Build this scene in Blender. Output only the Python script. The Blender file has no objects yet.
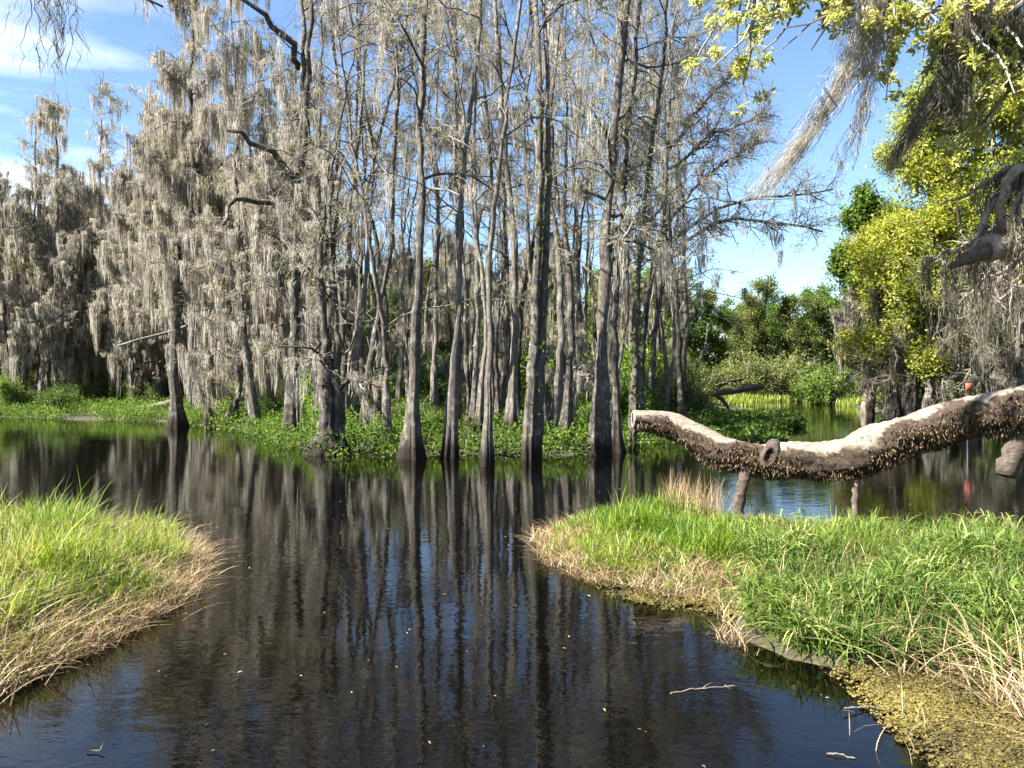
import bpy, math
import numpy as np

R = math.radians
rng = np.random.default_rng(7)
sc = bpy.context.scene
COL = sc.collection

# ------------------------------------------------------------------ camera numbers
CAMH, F, HY, CX = 1.8, 840.0, 372.0, 512.0


def P(px, py, Y):
    """a point of the place at distance Y seen in direction (px, py)"""
    return np.array([(px - CX) / F * Y, Y, CAMH - (py - HY) / F * Y])


def depth(by, z=0.0):
    return (CAMH - z) * F / (by - HY)


# ------------------------------------------------------------------ mesh builder
class MB:
    def __init__(self):
        self.v, self.q, self.t, self.qm, self.tm, self.tint = [], [], [], [], [], []
        self.n = 0

    def add(self, verts, quads=None, tris=None, mat=0, tint=0.5):
        verts = np.asarray(verts, float).reshape(-1, 3)
        self.v.append(verts)
        ti = np.empty(len(verts)); ti[:] = tint
        self.tint.append(ti)
        if quads is not None and len(quads):
            quads = np.asarray(quads, int).reshape(-1, 4)
            self.q.append(quads + self.n)
            m = np.empty(len(quads), int); m[:] = mat
            self.qm.append(m)
        if tris is not None and len(tris):
            tris = np.asarray(tris, int).reshape(-1, 3)
            self.t.append(tris + self.n)
            m = np.empty(len(tris), int); m[:] = mat
            self.tm.append(m)
        self.n += len(verts)

    def absorb(self, o, mat):
        for a, b in zip(o.q, o.qm):
            self.q.append(a + self.n); self.qm.append(np.full(len(b), mat))
        self.v += o.v; self.tint += o.tint; self.n += o.n
        return self

    def mesh(self, name, mats, smooth=True, origin=(0, 0, 0)):
        V = np.concatenate(self.v) - np.asarray(origin, float)
        Q = np.concatenate(self.q) if self.q else np.zeros((0, 4), int)
        T = np.concatenate(self.t) if self.t else np.zeros((0, 3), int)
        me = bpy.data.meshes.new(name)
        me.vertices.add(len(V)); me.vertices.foreach_set('co', V.astype(np.float32).ravel())
        loops = np.concatenate([Q.ravel(), T.ravel()]).astype(np.int32)
        me.loops.add(len(loops)); me.loops.foreach_set('vertex_index', loops)
        ls = np.concatenate([np.arange(len(Q)) * 4, len(Q) * 4 + np.arange(len(T)) * 3]).astype(np.int32)
        me.polygons.add(len(ls)); me.polygons.foreach_set('loop_start', ls)
        mi = np.concatenate((self.qm if self.qm else []) + (self.tm if self.tm else []) + [np.zeros(0, int)]).astype(np.int32)
        me.polygons.foreach_set('material_index', mi)
        me.polygons.foreach_set('use_smooth', np.full(len(ls), smooth))
        a = me.attributes.new('tint', 'FLOAT', 'POINT')
        a.data.foreach_set('value', np.concatenate(self.tint).astype(np.float32))
        for m in (mats if isinstance(mats, (list, tuple)) else [mats]):
            me.materials.append(m)
        me.update(calc_edges=True)
        return me

    def build(self, name, mats, parent=None, origin=(0, 0, 0), smooth=True):
        me = self.mesh(name, mats, smooth, origin)
        o = bpy.data.objects.new(name, me); COL.objects.link(o)
        if parent is not None:
            o.parent = parent
        else:
            o.location = origin
        return o


def norm(a):
    return a / np.maximum(np.linalg.norm(a, axis=-1, keepdims=True), 1e-9)


def tubes(mb, pts, rad, sides=6, mat=0, tint=0.5, flute=None, cap=True):
    """pts (n,k,3), rad (n,k): n tapered tubes"""
    pts = np.asarray(pts, float); rad = np.asarray(rad, float)
    if pts.ndim == 2:
        pts = pts[None]; rad = rad[None]
    n, k, _ = pts.shape
    tan = norm(np.gradient(pts, axis=1))
    mean = norm(pts[:, -1] - pts[:, 0] + 1e-6)
    ref = np.where(np.abs(mean[:, 2:3]) > 0.75, np.array([[1.0, 0, 0]]), np.array([[0, 0, 1.0]]))
    u = norm(np.cross(tan, ref[:, None, :])); v = np.cross(tan, u)
    th = np.linspace(0, 2 * np.pi, sides, endpoint=False)
    rr = np.repeat(rad[:, :, None], sides, 2)
    if flute is not None:
        rr = rr * flute(th, k)
    V = pts[:, :, None, :] + rr[..., None] * (np.cos(th)[None, None, :, None] * u[:, :, None, :] + np.sin(th)[None, None, :, None] * v[:, :, None, :])
    i = np.arange(n)[:, None, None] * k * sides; j = np.arange(k - 1)[None, :, None] * sides
    s = np.arange(sides)[None, None, :]; s2 = (s + 1) % sides
    q = np.stack([i + j + s, i + j + s2, i + j + sides + s2, i + j + sides + s], -1).reshape(-1, 4)
    ti = np.repeat(np.broadcast_to(np.asarray(tint, float), (n,)), k * sides)
    tr = None
    if cap:
        a = (np.arange(n) * k * sides)[:, None] + (k - 1) * sides
        f = np.arange(1, sides - 1)[None, :]
        tr = np.stack([np.broadcast_to(a, (n, sides - 2)), a + f, a + f + 1], -1).reshape(-1, 3)
    mb.add(V.reshape(-1, 3), q, tr, mat, ti)


def ribbons(mb, pts, wid, side, mat=0, tint=0.5):
    """pts (n,k,3), wid (n,k) half widths, side (n,3)"""
    n, k, _ = pts.shape
    s = norm(side)[:, None, :] * wid[..., None]
    V = np.stack([pts - s, pts + s], 2)
    i = np.arange(n)[:, None] * k * 2; j = np.arange(k - 1)[None, :] * 2
    q = np.stack([i + j, i + j + 1, i + j + 3, i + j + 2], -1).reshape(-1, 4)
    ti = np.repeat(np.broadcast_to(np.asarray(tint, float), (n,)), k * 2)
    mb.add(V.reshape(-1, 3), q, None, mat, ti)


def leaves(mb, c, size, r, mat=0, tint=None, up=0.3, aspect=0.45, dirs=None):
    """c (n,3) leaf bases; a folded pointed blade each"""
    n = len(c)
    d = r.normal(size=(n, 3)) if dirs is None else dirs
    d = norm(d)
    x = norm(np.cross(d, r.normal(size=(n, 3)) + np.array([0, 0, up * 3])))
    nn = np.cross(x, d)
    L = np.broadcast_to(np.asarray(size, float), (n,))[:, None]
    m = c + d * L * 0.5
    V = np.stack([c, m + x * L * aspect * 0.5 + nn * L * 0.08, c + d * L - nn * L * 0.06, m - x * L * aspect * 0.5 + nn * L * 0.08], 1)
    b = np.arange(n)[:, None] * 4
    ti = r.random(n) if tint is None else np.broadcast_to(tint, (n,))
    mb.add(V.reshape(-1, 3), b + np.arange(4)[None], None, mat, np.repeat(ti, 4))


def sample_poly(poly, idx, t):
    k = poly.shape[1]
    x = t * (k - 1); i0 = np.clip(x.astype(int), 0, k - 2); f = (x - i0)[:, None]
    p = poly[idx, i0] * (1 - f) + poly[idx, i0 + 1] * f
    return p, norm(poly[idx, i0 + 1] - poly[idx, i0])


def grow(r, par, prad, n, t0, t1, l0, l1, k, along, spread, up, wob, rfac, rmin, droop=0.0, tipscale=0.6, bias=None, flat=1.0):
    idx = r.integers(0, par.shape[0], n)
    t = t0 + (t1 - t0) * r.random(n)
    p, tan = sample_poly(par, idx, t)
    kk = prad.shape[1]
    pr = prad[idx, np.clip((t * (kk - 1)).astype(int), 0, kk - 1)]
    rp = r.normal(size=(n, 3)); rp -= (rp * tan).sum(1, keepdims=True) * tan; rp = norm(rp)
    d = along * tan + spread * rp + np.array([0, 0, up])
    d[:, 2] *= flat
    if bias is not None:
        d = d + np.asarray(bias)
    d = norm(d)
    L = (l0 + (l1 - l0) * r.random(n)) * (1 - (1 - tipscale) * t)
    pts = np.empty((n, k, 3)); pts[:, 0] = p
    for s in range(1, k):
        d = norm(d + r.normal(size=(n, 3)) * wob + np.array([0, 0, -droop]))
        pts[:, s] = pts[:, s - 1] + d * (L / (k - 1))[:, None]
    r0 = np.maximum(pr * rfac * (0.7 + 0.6 * r.random(n)), rmin)
    r0 = np.minimum(r0, pr * 0.95 + 0.001)
    rad = r0[:, None] * np.linspace(1, 0.28, k)[None]
    return pts, rad


def moss_clumps(mb, r, pts, length, S=11, width=0.011, spread=0.075, wind=(0, 0, 0), mat=0, k=5, jag=0.5, tint0=0.5, taper=0.65):
    """hanging beards of Spanish moss from the points pts (n,3)"""
    n = len(pts)
    L = np.broadcast_to(np.asarray(length, float), (n,))
    base = np.repeat(pts, S, 0); LL = np.repeat(L, S) * (0.25 + 0.75 * r.random(n * S) ** 0.8)
    off = r.normal(size=(n * S, 3)) * np.array([1, 1, 0.35]) * spread * np.repeat(0.6 + 0.8 * r.random(n), S)[:, None]
    t = np.linspace(0, 1, k)
    p = base[:, None, :] + off[:, None, :] * (1 - taper * t)[None, :, None]
    p[:, :, 2] -= LL[:, None] * t[None]
    p += np.asarray(wind)[None, None] * (LL[:, None] * t[None] ** 1.3)[..., None]
    wig = r.normal(size=(n * S, k, 3)) * np.array([1, 1, 0.2]) * 0.024
    wig[:, 0] = 0
    p += np.cumsum(wig, 1) * 0.8
    w = width * (0.6 + 0.8 * r.random((n * S, 1))) * np.array([1.0] * (k - 1) + [0.15])[None] * (1 + jag * (r.random((n * S, k)) - 0.5) * 2)
    a = r.random(n * S) * 2 * np.pi
    side = np.stack([np.cos(a), np.sin(a), 0.2 * r.normal(size=n * S)], 1)
    ti = np.clip(tint0 + np.repeat(r.normal(size=n) * 0.22, S) + r.normal(size=n * S) * 0.12, 0, 1)
    ribbons(mb, p, w, side, mat, ti)


# ------------------------------------------------------------------ materials
def new_mat(name):
    m = bpy.data.materials.new(name); m.use_nodes = True
    nt = m.node_tree; nt.nodes.clear()
    out = nt.nodes.new('ShaderNodeOutputMaterial')
    return m, nt, out


def N(nt, typ, **kw):
    n = nt.nodes.new(typ)
    for k_, v_ in kw.items():
        setattr(n, k_, v_)
    return n


def ramp(nt, stops):
    n = nt.nodes.new('ShaderNodeValToRGB')
    e = n.color_ramp.elements
    while len(e) < len(stops):
        e.new(0.5)
    for i, (p_, c_) in enumerate(stops):
        e[i].position = p_; e[i].color = (*c_, 1)
    return n


def leafy(name, stops, trans=0.35, rough=0.6, spec=0.25, tcol=1.15, objvar=0.25):
    """thin foliage: colour by the leaf's own tint, some light passing through"""
    m, nt, out = new_mat(name)
    at = N(nt, 'ShaderNodeAttribute', attribute_name='tint')
    oi = N(nt, 'ShaderNodeObjectInfo')
    ad = N(nt, 'ShaderNodeMath', operation='MULTIPLY_ADD'); ad.inputs[1].default_value = objvar; ad.inputs[2].default_value = -objvar / 2
    nt.links.new(oi.outputs['Random'], ad.inputs[0])
    sm = N(nt, 'ShaderNodeMath', operation='ADD', use_clamp=True)
    nt.links.new(at.outputs['Fac'], sm.inputs[0]); nt.links.new(ad.outputs[0], sm.inputs[1])
    rp = ramp(nt, stops)
    nt.links.new(sm.outputs[0], rp.inputs[0])
    b = N(nt, 'ShaderNodeBsdfPrincipled')
    b.inputs['Roughness'].default_value = rough
    b.inputs['Specular IOR Level'].default_value = spec
    nt.links.new(rp.outputs[0], b.inputs['Base Color'])
    t = N(nt, 'ShaderNodeBsdfTranslucent')
    hs = N(nt, 'ShaderNodeHueSaturation'); hs.inputs['Value'].default_value = tcol; hs.inputs['Saturation'].default_value = 1.1
    nt.links.new(rp.outputs[0], hs.inputs['Color']); nt.links.new(hs.outputs[0], t.inputs['Color'])
    mx = N(nt, 'ShaderNodeMixShader'); mx.inputs[0].default_value = trans
    nt.links.new(b.outputs[0], mx.inputs[1]); nt.links.new(t.outputs[0], mx.inputs[2])
    nt.links.new(mx.outputs[0], out.inputs[0])
    return m


def woody(name, stops, scale=(13, 13, 2.2), bump=0.6, dist=0.02, rough=0.9, wet=None, objvar=0.3, lichen=0.0):
    m, nt, out = new_mat(name)
    tc = N(nt, 'ShaderNodeTexCoord')
    mp = N(nt, 'ShaderNodeMapping'); mp.inputs['Scale'].default_value = scale
    nt.links.new(tc.outputs['Object'], mp.inputs[0])
    n1 = N(nt, 'ShaderNodeTexNoise'); n1.inputs['Scale'].default_value = 2.2; n1.inputs['Detail'].default_value = 9; n1.inputs['Roughness'].default_value = 0.7
    n1.inputs['Distortion'].default_value = 0.4
    nt.links.new(mp.outputs[0], n1.inputs['Vector'])
    rp = ramp(nt, stops)
    oi = N(nt, 'ShaderNodeObjectInfo')
    ad = N(nt, 'ShaderNodeMath', operation='MULTIPLY_ADD'); ad.inputs[1].default_value = objvar; ad.inputs[2].default_value = -objvar / 2
    nt.links.new(oi.outputs['Random'], ad.inputs[0])
    sm = N(nt, 'ShaderNodeMath', operation='ADD', use_clamp=True)
    nt.links.new(n1.outputs[0], sm.inputs[0]); nt.links.new(ad.outputs[0], sm.inputs[1])
    nt.links.new(sm.outputs[0], rp.inputs[0])
    col = rp.outputs[0]
    if lichen > 0:
        n2 = N(nt, 'ShaderNodeTexNoise'); n2.inputs['Scale'].default_value = 5; n2.inputs['Detail'].default_value = 5
        nt.links.new(tc.outputs['Object'], n2.inputs['Vector'])
        r2 = ramp(nt, [(0.52, (0, 0, 0)), (0.66, (lichen,) * 3)])
        nt.links.new(n2.outputs[0], r2.inputs[0])
        mx = N(nt, 'ShaderNodeMixRGB'); mx.inputs[2].default_value = (0.36, 0.36, 0.30, 1)
        nt.links.new(r2.outputs[0], mx.inputs[0]); nt.links.new(col, mx.inputs[1]); col = mx.outputs[0]
    b = N(nt, 'ShaderNodeBsdfPrincipled')
    if wet is not None:                                   # the water-line stain round the foot of the trunk
        sx = N(nt, 'ShaderNodeSeparateXYZ'); nt.links.new(tc.outputs['Object'], sx.inputs[0])
        ms = N(nt, 'ShaderNodeMath', operation='MULTIPLY_ADD'); ms.inputs[1].default_value = 0.5
        nt.links.new(n1.outputs[0], ms.inputs[0]); nt.links.new(sx.outputs[2], ms.inputs[2])
        r3 = ramp(nt, [(wet + 0.12, (1, 1, 1)), (wet + 0.42, (0, 0, 0))])
        nt.links.new(ms.outputs[0], r3.inputs[0])
        mx = N(nt, 'ShaderNodeMixRGB'); mx.inputs[2].default_value = (0.022, 0.018, 0.013, 1)
        nt.links.new(r3.outputs[0], mx.inputs[0]); nt.links.new(col, mx.inputs[1]); col = mx.outputs[0]
    nt.links.new(col, b.inputs['Base Color'])
    b.inputs['Roughness'].default_value = rough
    b.inputs['Specular IOR Level'].default_value = 0.2
    bp = N(nt, 'ShaderNodeBump'); bp.inputs['Strength'].default_value = bump; bp.inputs['Distance'].default_value = dist
    nt.links.new(n1.outputs[0], bp.inputs['Height']); nt.links.new(bp.outputs[0], b.inputs['Normal'])
    nt.links.new(b.outputs[0], out.inputs[0])
    return m


M = {}
M['bark'] = woody('cypress_bark', [(0.25, (0.018, 0.0145, 0.0115)), (0.5, (0.078, 0.066, 0.055)), (0.75, (0.20, 0.178, 0.152))], wet=0.28, lichen=0.35, bump=1.0, dist=0.04)
M['oakbark'] = woody('oak_bark', [(0.3, (0.05, 0.035, 0.025)), (0.55, (0.16, 0.12, 0.09)), (0.75, (0.27, 0.22, 0.18))], scale=(5, 5, 5), lichen=0.5)
M['twig'] = leafy('twig_bark', [(0, (0.10, 0.085, 0.07)), (1, (0.29, 0.255, 0.215))], trans=0.0)
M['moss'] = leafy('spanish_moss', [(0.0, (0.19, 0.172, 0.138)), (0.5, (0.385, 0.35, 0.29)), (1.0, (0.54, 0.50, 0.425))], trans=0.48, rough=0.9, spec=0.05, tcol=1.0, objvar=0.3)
M['darkmoss'] = leafy('spanish_moss_dark_shade', [(0.0, (0.06, 0.055, 0.04)), (0.5, (0.15, 0.135, 0.10)), (1.0, (0.27, 0.245, 0.19))], trans=0.42, rough=0.9, spec=0.05, tcol=1.0)  # darker copy of the moss, with the right bank's shade put into its colour
M['newleaf'] = leafy('new_cypress_leaf', [(0, (0.17, 0.17, 0.05)), (1, (0.30, 0.33, 0.09))], trans=0.4)
M['rust'] = leafy('dry_cypress_leaf', [(0, (0.20, 0.13, 0.06)), (1, (0.34, 0.25, 0.13))], trans=0.3)
M['green'] = leafy('green_leaf', [(0, (0.035, 0.07, 0.012)), (0.55, (0.11, 0.175, 0.03)), (1, (0.21, 0.275, 0.055))], trans=0.48)
M['midgreen'] = leafy('olive_leaf', [(0, (0.05, 0.065, 0.018)), (0.55, (0.14, 0.17, 0.045)), (1, (0.26, 0.27, 0.085))], trans=0.48)
M['cover'] = leafy('cover_leaf', [(0, (0.035, 0.065, 0.012)), (0.5, (0.09, 0.15, 0.022)), (1, (0.20, 0.28, 0.04))], trans=0.4)
M['bright'] = leafy('bright_leaf', [(0, (0.06, 0.12, 0.015)), (0.5, (0.15, 0.25, 0.03)), (1, (0.26, 0.36, 0.05))], trans=0.45)
M['yellow'] = leafy('yellow_green_leaf', [(0, (0.13, 0.165, 0.024)), (0.5, (0.31, 0.335, 0.052)), (1, (0.50, 0.48, 0.095))], trans=0.45)
M['paleleaf'] = leafy('pale_oak_leaf', [(0, (0.22, 0.25, 0.05)), (0.5, (0.40, 0.41, 0.11)), (1, (0.55, 0.53, 0.20))], trans=0.5)
M['grass'] = leafy('grass_blade', [(0, (0.05, 0.10, 0.012)), (0.4, (0.15, 0.235, 0.022)), (0.75, (0.29, 0.35, 0.045)), (1, (0.45, 0.40, 0.15))], trans=0.42, rough=0.45, spec=0.35, objvar=0)
M['sedge'] = leafy('sedge_leaf', [(0, (0.028, 0.055, 0.010)), (0.5, (0.085, 0.145, 0.024)), (0.85, (0.19, 0.25, 0.055)), (1, (0.33, 0.31, 0.12))], trans=0.42, rough=0.5, spec=0.22, objvar=0)
M['straw'] = leafy('straw', [(0, (0.10, 0.06, 0.028)), (0.5, (0.29, 0.205, 0.105)), (1, (0.55, 0.44, 0.26))], trans=0.2, objvar=0)
M['fern'] = leafy('dry_fern', [(0, (0.028, 0.018, 0.009)), (0.5, (0.10, 0.066, 0.035)), (1, (0.27, 0.195, 0.11))], trans=0.2, objvar=0)
M['deadwood'] = woody('bare_wood', [(0.25, (0.12, 0.09, 0.066)), (0.5, (0.25, 0.21, 0.165)), (0.75, (0.37, 0.32, 0.26))], scale=(2.5, 14, 14), bump=0.35, dist=0.01)
M['logbark'] = woody('log_bark', [(0.3, (0.022, 0.016, 0.011)), (0.55, (0.075, 0.054, 0.038)), (0.75, (0.17, 0.13, 0.098))], scale=(7, 9, 9), bump=1.0, dist=0.03)
M['palebark'] = woody('pale_bark', [(0.25, (0.05, 0.04, 0.03)), (0.5, (0.14, 0.118, 0.094)), (0.75, (0.27, 0.235, 0.195))], scale=(6, 6, 3), bump=0.6)
M['oakend'] = woody('splintered_oak', [(0.3, (0.03, 0.022, 0.017)), (0.55, (0.10, 0.078, 0.062)), (0.78, (0.27, 0.225, 0.18))], scale=(4, 12, 12), bump=1.0)
M['hollow'] = woody('hollow_wood', [(0.3, (0.012, 0.008, 0.006)), (0.7, (0.05, 0.035, 0.022))])


def water_mat():
    m, nt, out = new_mat('pond_water')
    tc = N(nt, 'ShaderNodeTexCoord')
    b = N(nt, 'ShaderNodeBsdfPrincipled')
    b.inputs['Base Color'].default_value = (0.0015, 0.0012, 0.0008, 1)
    b.inputs['Roughness'].default_value = 0.015
    b.inputs['IOR'].default_value = 1.38
    mp = N(nt, 'ShaderNodeMapping'); mp.inputs['Scale'].default_value = (1.0, 1.7, 1); mp.inputs['Rotation'].default_value = (0, 0, R(12))
    nt.links.new(tc.outputs['Object'], mp.inputs[0])
    n1 = N(nt, 'ShaderNodeTexNoise'); n1.inputs['Scale'].default_value = 5.0; n1.inputs['Detail'].default_value = 3.0; n1.inputs['Roughness'].default_value = 0.55
    n2 = N(nt, 'ShaderNodeTexNoise'); n2.inputs['Scale'].default_value = 0.55; n2.inputs['Detail'].default_value = 2
    n3 = N(nt, 'ShaderNodeTexNoise'); n3.inputs['Scale'].default_value = 22; n3.inputs['Detail'].default_value = 2
    for n in (n1, n2, n3):
        nt.links.new(mp.outputs[0], n.inputs['Vector'])
    # calmer and more ruffled patches of the surface
    r1 = ramp(nt, [(0.38, (0.35,) * 3), (0.62, (1.0,) * 3)])
    nt.links.new(n2.outputs[0], r1.inputs[0])
    s1 = N(nt, 'ShaderNodeMath', operation='MULTIPLY'); nt.links.new(n1.outputs[0], s1.inputs[0]); nt.links.new(r1.outputs[0], s1.inputs[1])
    s2 = N(nt, 'ShaderNodeMath', operation='MULTIPLY_ADD'); s2.inputs[1].default_value = 0.07
    nt.links.new(n3.outputs[0], s2.inputs[0]); nt.links.new(s1.outputs[0], s2.inputs[2])
    bp = N(nt, 'ShaderNodeBump'); bp.inputs['Strength'].default_value = 1.0; bp.inputs['Distance'].default_value = 0.0026
    nt.links.new(s2.outputs[0], bp.inputs['Height']); nt.links.new(bp.outputs[0], b.inputs['Normal'])
    nt.links.new(b.outputs[0], out.inputs[0])
    return m


def ground_mat():
    m, nt, out = new_mat('swamp_ground')
    tc = N(nt, 'ShaderNodeTexCoord')
    n1 = N(nt, 'ShaderNodeTexNoise'); n1.inputs['Scale'].default_value = 1.3; n1.inputs['Detail'].default_value = 6
    n2 = N(nt, 'ShaderNodeTexNoise'); n2.inputs['Scale'].default_value = 22; n2.inputs['Detail'].default_value = 6
    nt.links.new(tc.outputs['Object'], n1.inputs['Vector']); nt.links.new(tc.outputs['Object'], n2.inputs['Vector'])
    r1 = ramp(nt, [(0.4, (0.042, 0.031, 0.019)), (0.6, (0.045, 0.052, 0.018))])
    r2 = ramp(nt, [(0.3, (0.35, 0.35, 0.35)), (0.7, (1.5, 1.4, 1.25))])
    nt.links.new(n1.outputs[0], r1.inputs[0]); nt.links.new(n2.outputs[0], r2.inputs[0])
    mx = N(nt, 'ShaderNodeMixRGB', blend_type='MULTIPLY'); mx.inputs[0].default_value = 1
    nt.links.new(r1.outputs[0], mx.inputs[1]); nt.links.new(r2.outputs[0], mx.inputs[2])
    b = N(nt, 'ShaderNodeBsdfPrincipled'); b.inputs['Roughness'].default_value = 0.95
    nt.links.new(mx.outputs[0], b.inputs['Base Color'])
    bp = N(nt, 'ShaderNodeBump'); bp.inputs['Strength'].default_value = 0.8; bp.inputs['Distance'].default_value = 0.03
    nt.links.new(n2.outputs[0], bp.inputs['Height']); nt.links.new(bp.outputs[0], b.inputs['Normal'])
    nt.links.new(b.outputs[0], out.inputs[0])
    return m


def plain(name, col, rough=0.6):
    m, nt, out = new_mat(name)
    tc = N(nt, 'ShaderNodeTexCoord')
    n1 = N(nt, 'ShaderNodeTexNoise'); n1.inputs['Scale'].default_value = 14; n1.inputs['Detail'].default_value = 5
    nt.links.new(tc.outputs['Object'], n1.inputs['Vector'])
    r1 = ramp(nt, [(0.3, tuple(c * 0.7 for c in col)), (0.7, col)])
    nt.links.new(n1.outputs[0], r1.inputs[0])
    b = N(nt, 'ShaderNodeBsdfPrincipled'); b.inputs['Roughness'].default_value = rough
    nt.links.new(r1.outputs[0], b.inputs['Base Color']); nt.links.new(b.outputs[0], out.inputs[0])
    return m


M['water'] = water_mat(); M['ground'] = ground_mat()
M['red'] = plain('red_paint', (0.42, 0.085, 0.045)); M['white'] = plain('white_feather', (0.8, 0.79, 0.75)); M['darkpost'] = plain('dark_post', (0.06, 0.06, 0.08))
M['beak'] = plain('orange_beak', (0.45, 0.22, 0.03))
M['algae'] = leafy('algae_scum', [(0, (0.035, 0.03, 0.012)), (0.5, (0.10, 0.08, 0.02)), (1, (0.19, 0.15, 0.038))], trans=0.1, objvar=0)


# ------------------------------------------------------------------ things
def thing(name, loc, label, cat, group=None, kind=None):
    o = bpy.data.objects.new(name, None); COL.objects.link(o)
    o.empty_display_size = 0.3
    o.location = [float(c) for c in loc]
    tag(o, label, cat, group, kind)
    return o


def tag(o, label=None, cat=None, group=None, kind=None):
    if label: o['label'] = label
    if cat: o['category'] = cat
    if group: o['group'] = group
    if kind: o['kind'] = kind
    return o


def dup(root, loc, rz, s=1.0, label=None, group=None):
    c = root.copy(); COL.objects.link(c)
    c.location = [float(a) for a in loc]; c.rotation_euler = (0, 0, rz); c.scale = (s, s, s)
    if label: c['label'] = label
    if group: c['group'] = group
    for ch in list(root.children):
        d = ch.copy(); COL.objects.link(d); d.parent = c
    return c


# ------------------------------------------------------------------ ground
ISLAND = np.array([(-45, 36), (-20.5, 33.4), (-12.3, 30), (-8.4, 26), (-5.4, 20.4), (-3.9, 18.1), (-1.5, 17.8), (0.6, 17.6), (2.2, 18.8), (4, 22), (5.5, 26.5), (8, 30),
                   (11.5, 41), (13.5, 50), (18, 52), (18.2, 46), (15.6, 37), (14.2, 31), (16, 26), (24, 20), (60, 14), (230, 10), (230, 230), (-230, 230), (-230, 40)], float)
MOUND = np.array([(-3.0, 4.6), (-2.8, 5.4), (-2.66, 6.4), (-2.85, 7.5), (-3.4, 8.5), (-4.5, 9.0), (-7, 9.3), (-12, 9), (-14, 2), (-12, 0), (-6, 1), (-3.6, 3)], float)
BANK = np.array([(0.42, 8.1), (0.8, 7.3), (1.75, 6.5), (1.55, 5.7), (1.7, 5.2), (2.1, 5.0), (2.75, 4.95), (2.75, 4.2), (2.65, 3.5), (4, 1), (14, 0), (14, 8.5), (9, 8.3),
                 (5, 8.2), (3.6, 8.5), (2.9, 9.5), (2.2, 10.1), (1.2, 10.0), (0.66, 9.6), (0.36, 8.9)], float)


def sdist(x, y, poly):
    x = np.asarray(x, float); y = np.asarray(y, float)
    best = np.full(x.shape, 1e9); inside = np.zeros(x.shape, bool)
    n = len(poly)
    for i in range(n):
        ax, ay = poly[i]; bx, by = poly[(i + 1) % n]
        dx, dy = bx - ax, by - ay
        t = np.clip(((x - ax) * dx + (y - ay) * dy) / (dx * dx + dy * dy), 0, 1)
        best = np.minimum(best, (x - ax - t * dx) ** 2 + (y - ay - t * dy) ** 2)
        c = ((ay > y) != (by > y)) & (x < dx * (y - ay) / (dy if abs(dy) > 1e-9 else 1e-9) + ax)
        inside ^= c
    d = np.sqrt(best)
    return np.where(inside, d, -d)


def wave(x, y):
    return 0.5 * np.sin(x * 2.1 + 1.3 * np.sin(y * 1.7)) + 0.35 * np.sin(y * 3.3 + x * 1.1 + 2) + 0.25 * np.sin(x * 6.1 - y * 4.7)


def land(x, y):
    w = wave(x, y)
    a = sdist(x, y, ISLAND) + 0.35 * w
    b = np.maximum(sdist(x, y, MOUND), sdist(x, y, BANK)) + 0.10 * w
    return np.where(a > b, a, b), a, b


def ground_z(x, y):
    s, a, b = land(x, y)
    zi = np.clip(a * 0.12 - 0.02, -0.7, 0.28)
    zb = np.clip(b * 0.30, -0.7, 0.14)
    return np.maximum(zi, zb) + np.where(s > 0, 0.03 * wave(x * 0.7, y * 0.7), 0) * np.clip(s, 0, 1)


def axis(a, b, lo, hi, d, g=1.09):
    c = list(np.arange(lo, hi, d))
    s = d; x = c[-1]
    while x < b:
        s = min(s * g, 12); x += s; c.append(x)
    s = d; x = c[0]
    while x > a:
        s = min(s * g, 12); x -= s; c.insert(0, x)
    return np.array(c)


def build_ground():
    xs = axis(-260, 260, -6, 6, 0.12, 1.035); ys = axis(-40, 300, 3, 11, 0.12, 1.03)
    X, Y = np.meshgrid(xs, ys)
    Z = ground_z(X, Y)
    nx, ny = len(xs), len(ys)
    i = np.arange(ny - 1)[:, None] * nx + np.arange(nx - 1)[None]
    q = np.stack([i, i + 1, i + nx + 1, i + nx], -1).reshape(-1, 4)
    mb = MB(); mb.add(np.stack([X, Y, Z], -1).reshape(-1, 3), q)
    tag(mb.build('ground', M['ground']), kind='structure')
    mb = MB()
    mb.add([(-260, -40, 0), (260, -40, 0), (260, 300, 0), (-260, 300, 0)], [(0, 1, 2, 3)])
    tag(mb.build('water', M['water']), kind='structure')


build_ground()


# ------------------------------------------------------------------ bald cypress
def smooth_path(pts, k):
    pts = np.asarray(pts, float)
    d = np.r_[0, np.cumsum(np.linalg.norm(np.diff(pts, axis=0), axis=1))]
    t = np.linspace(0, d[-1], k)
    out = np.stack([np.interp(t, d, pts[:, i]) for i in range(3)], 1)
    for _ in range(3):
        out[1:-1] = 0.25 * out[:-2] + 0.5 * out[1:-1] + 0.25 * out[2:]
    return out


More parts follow.
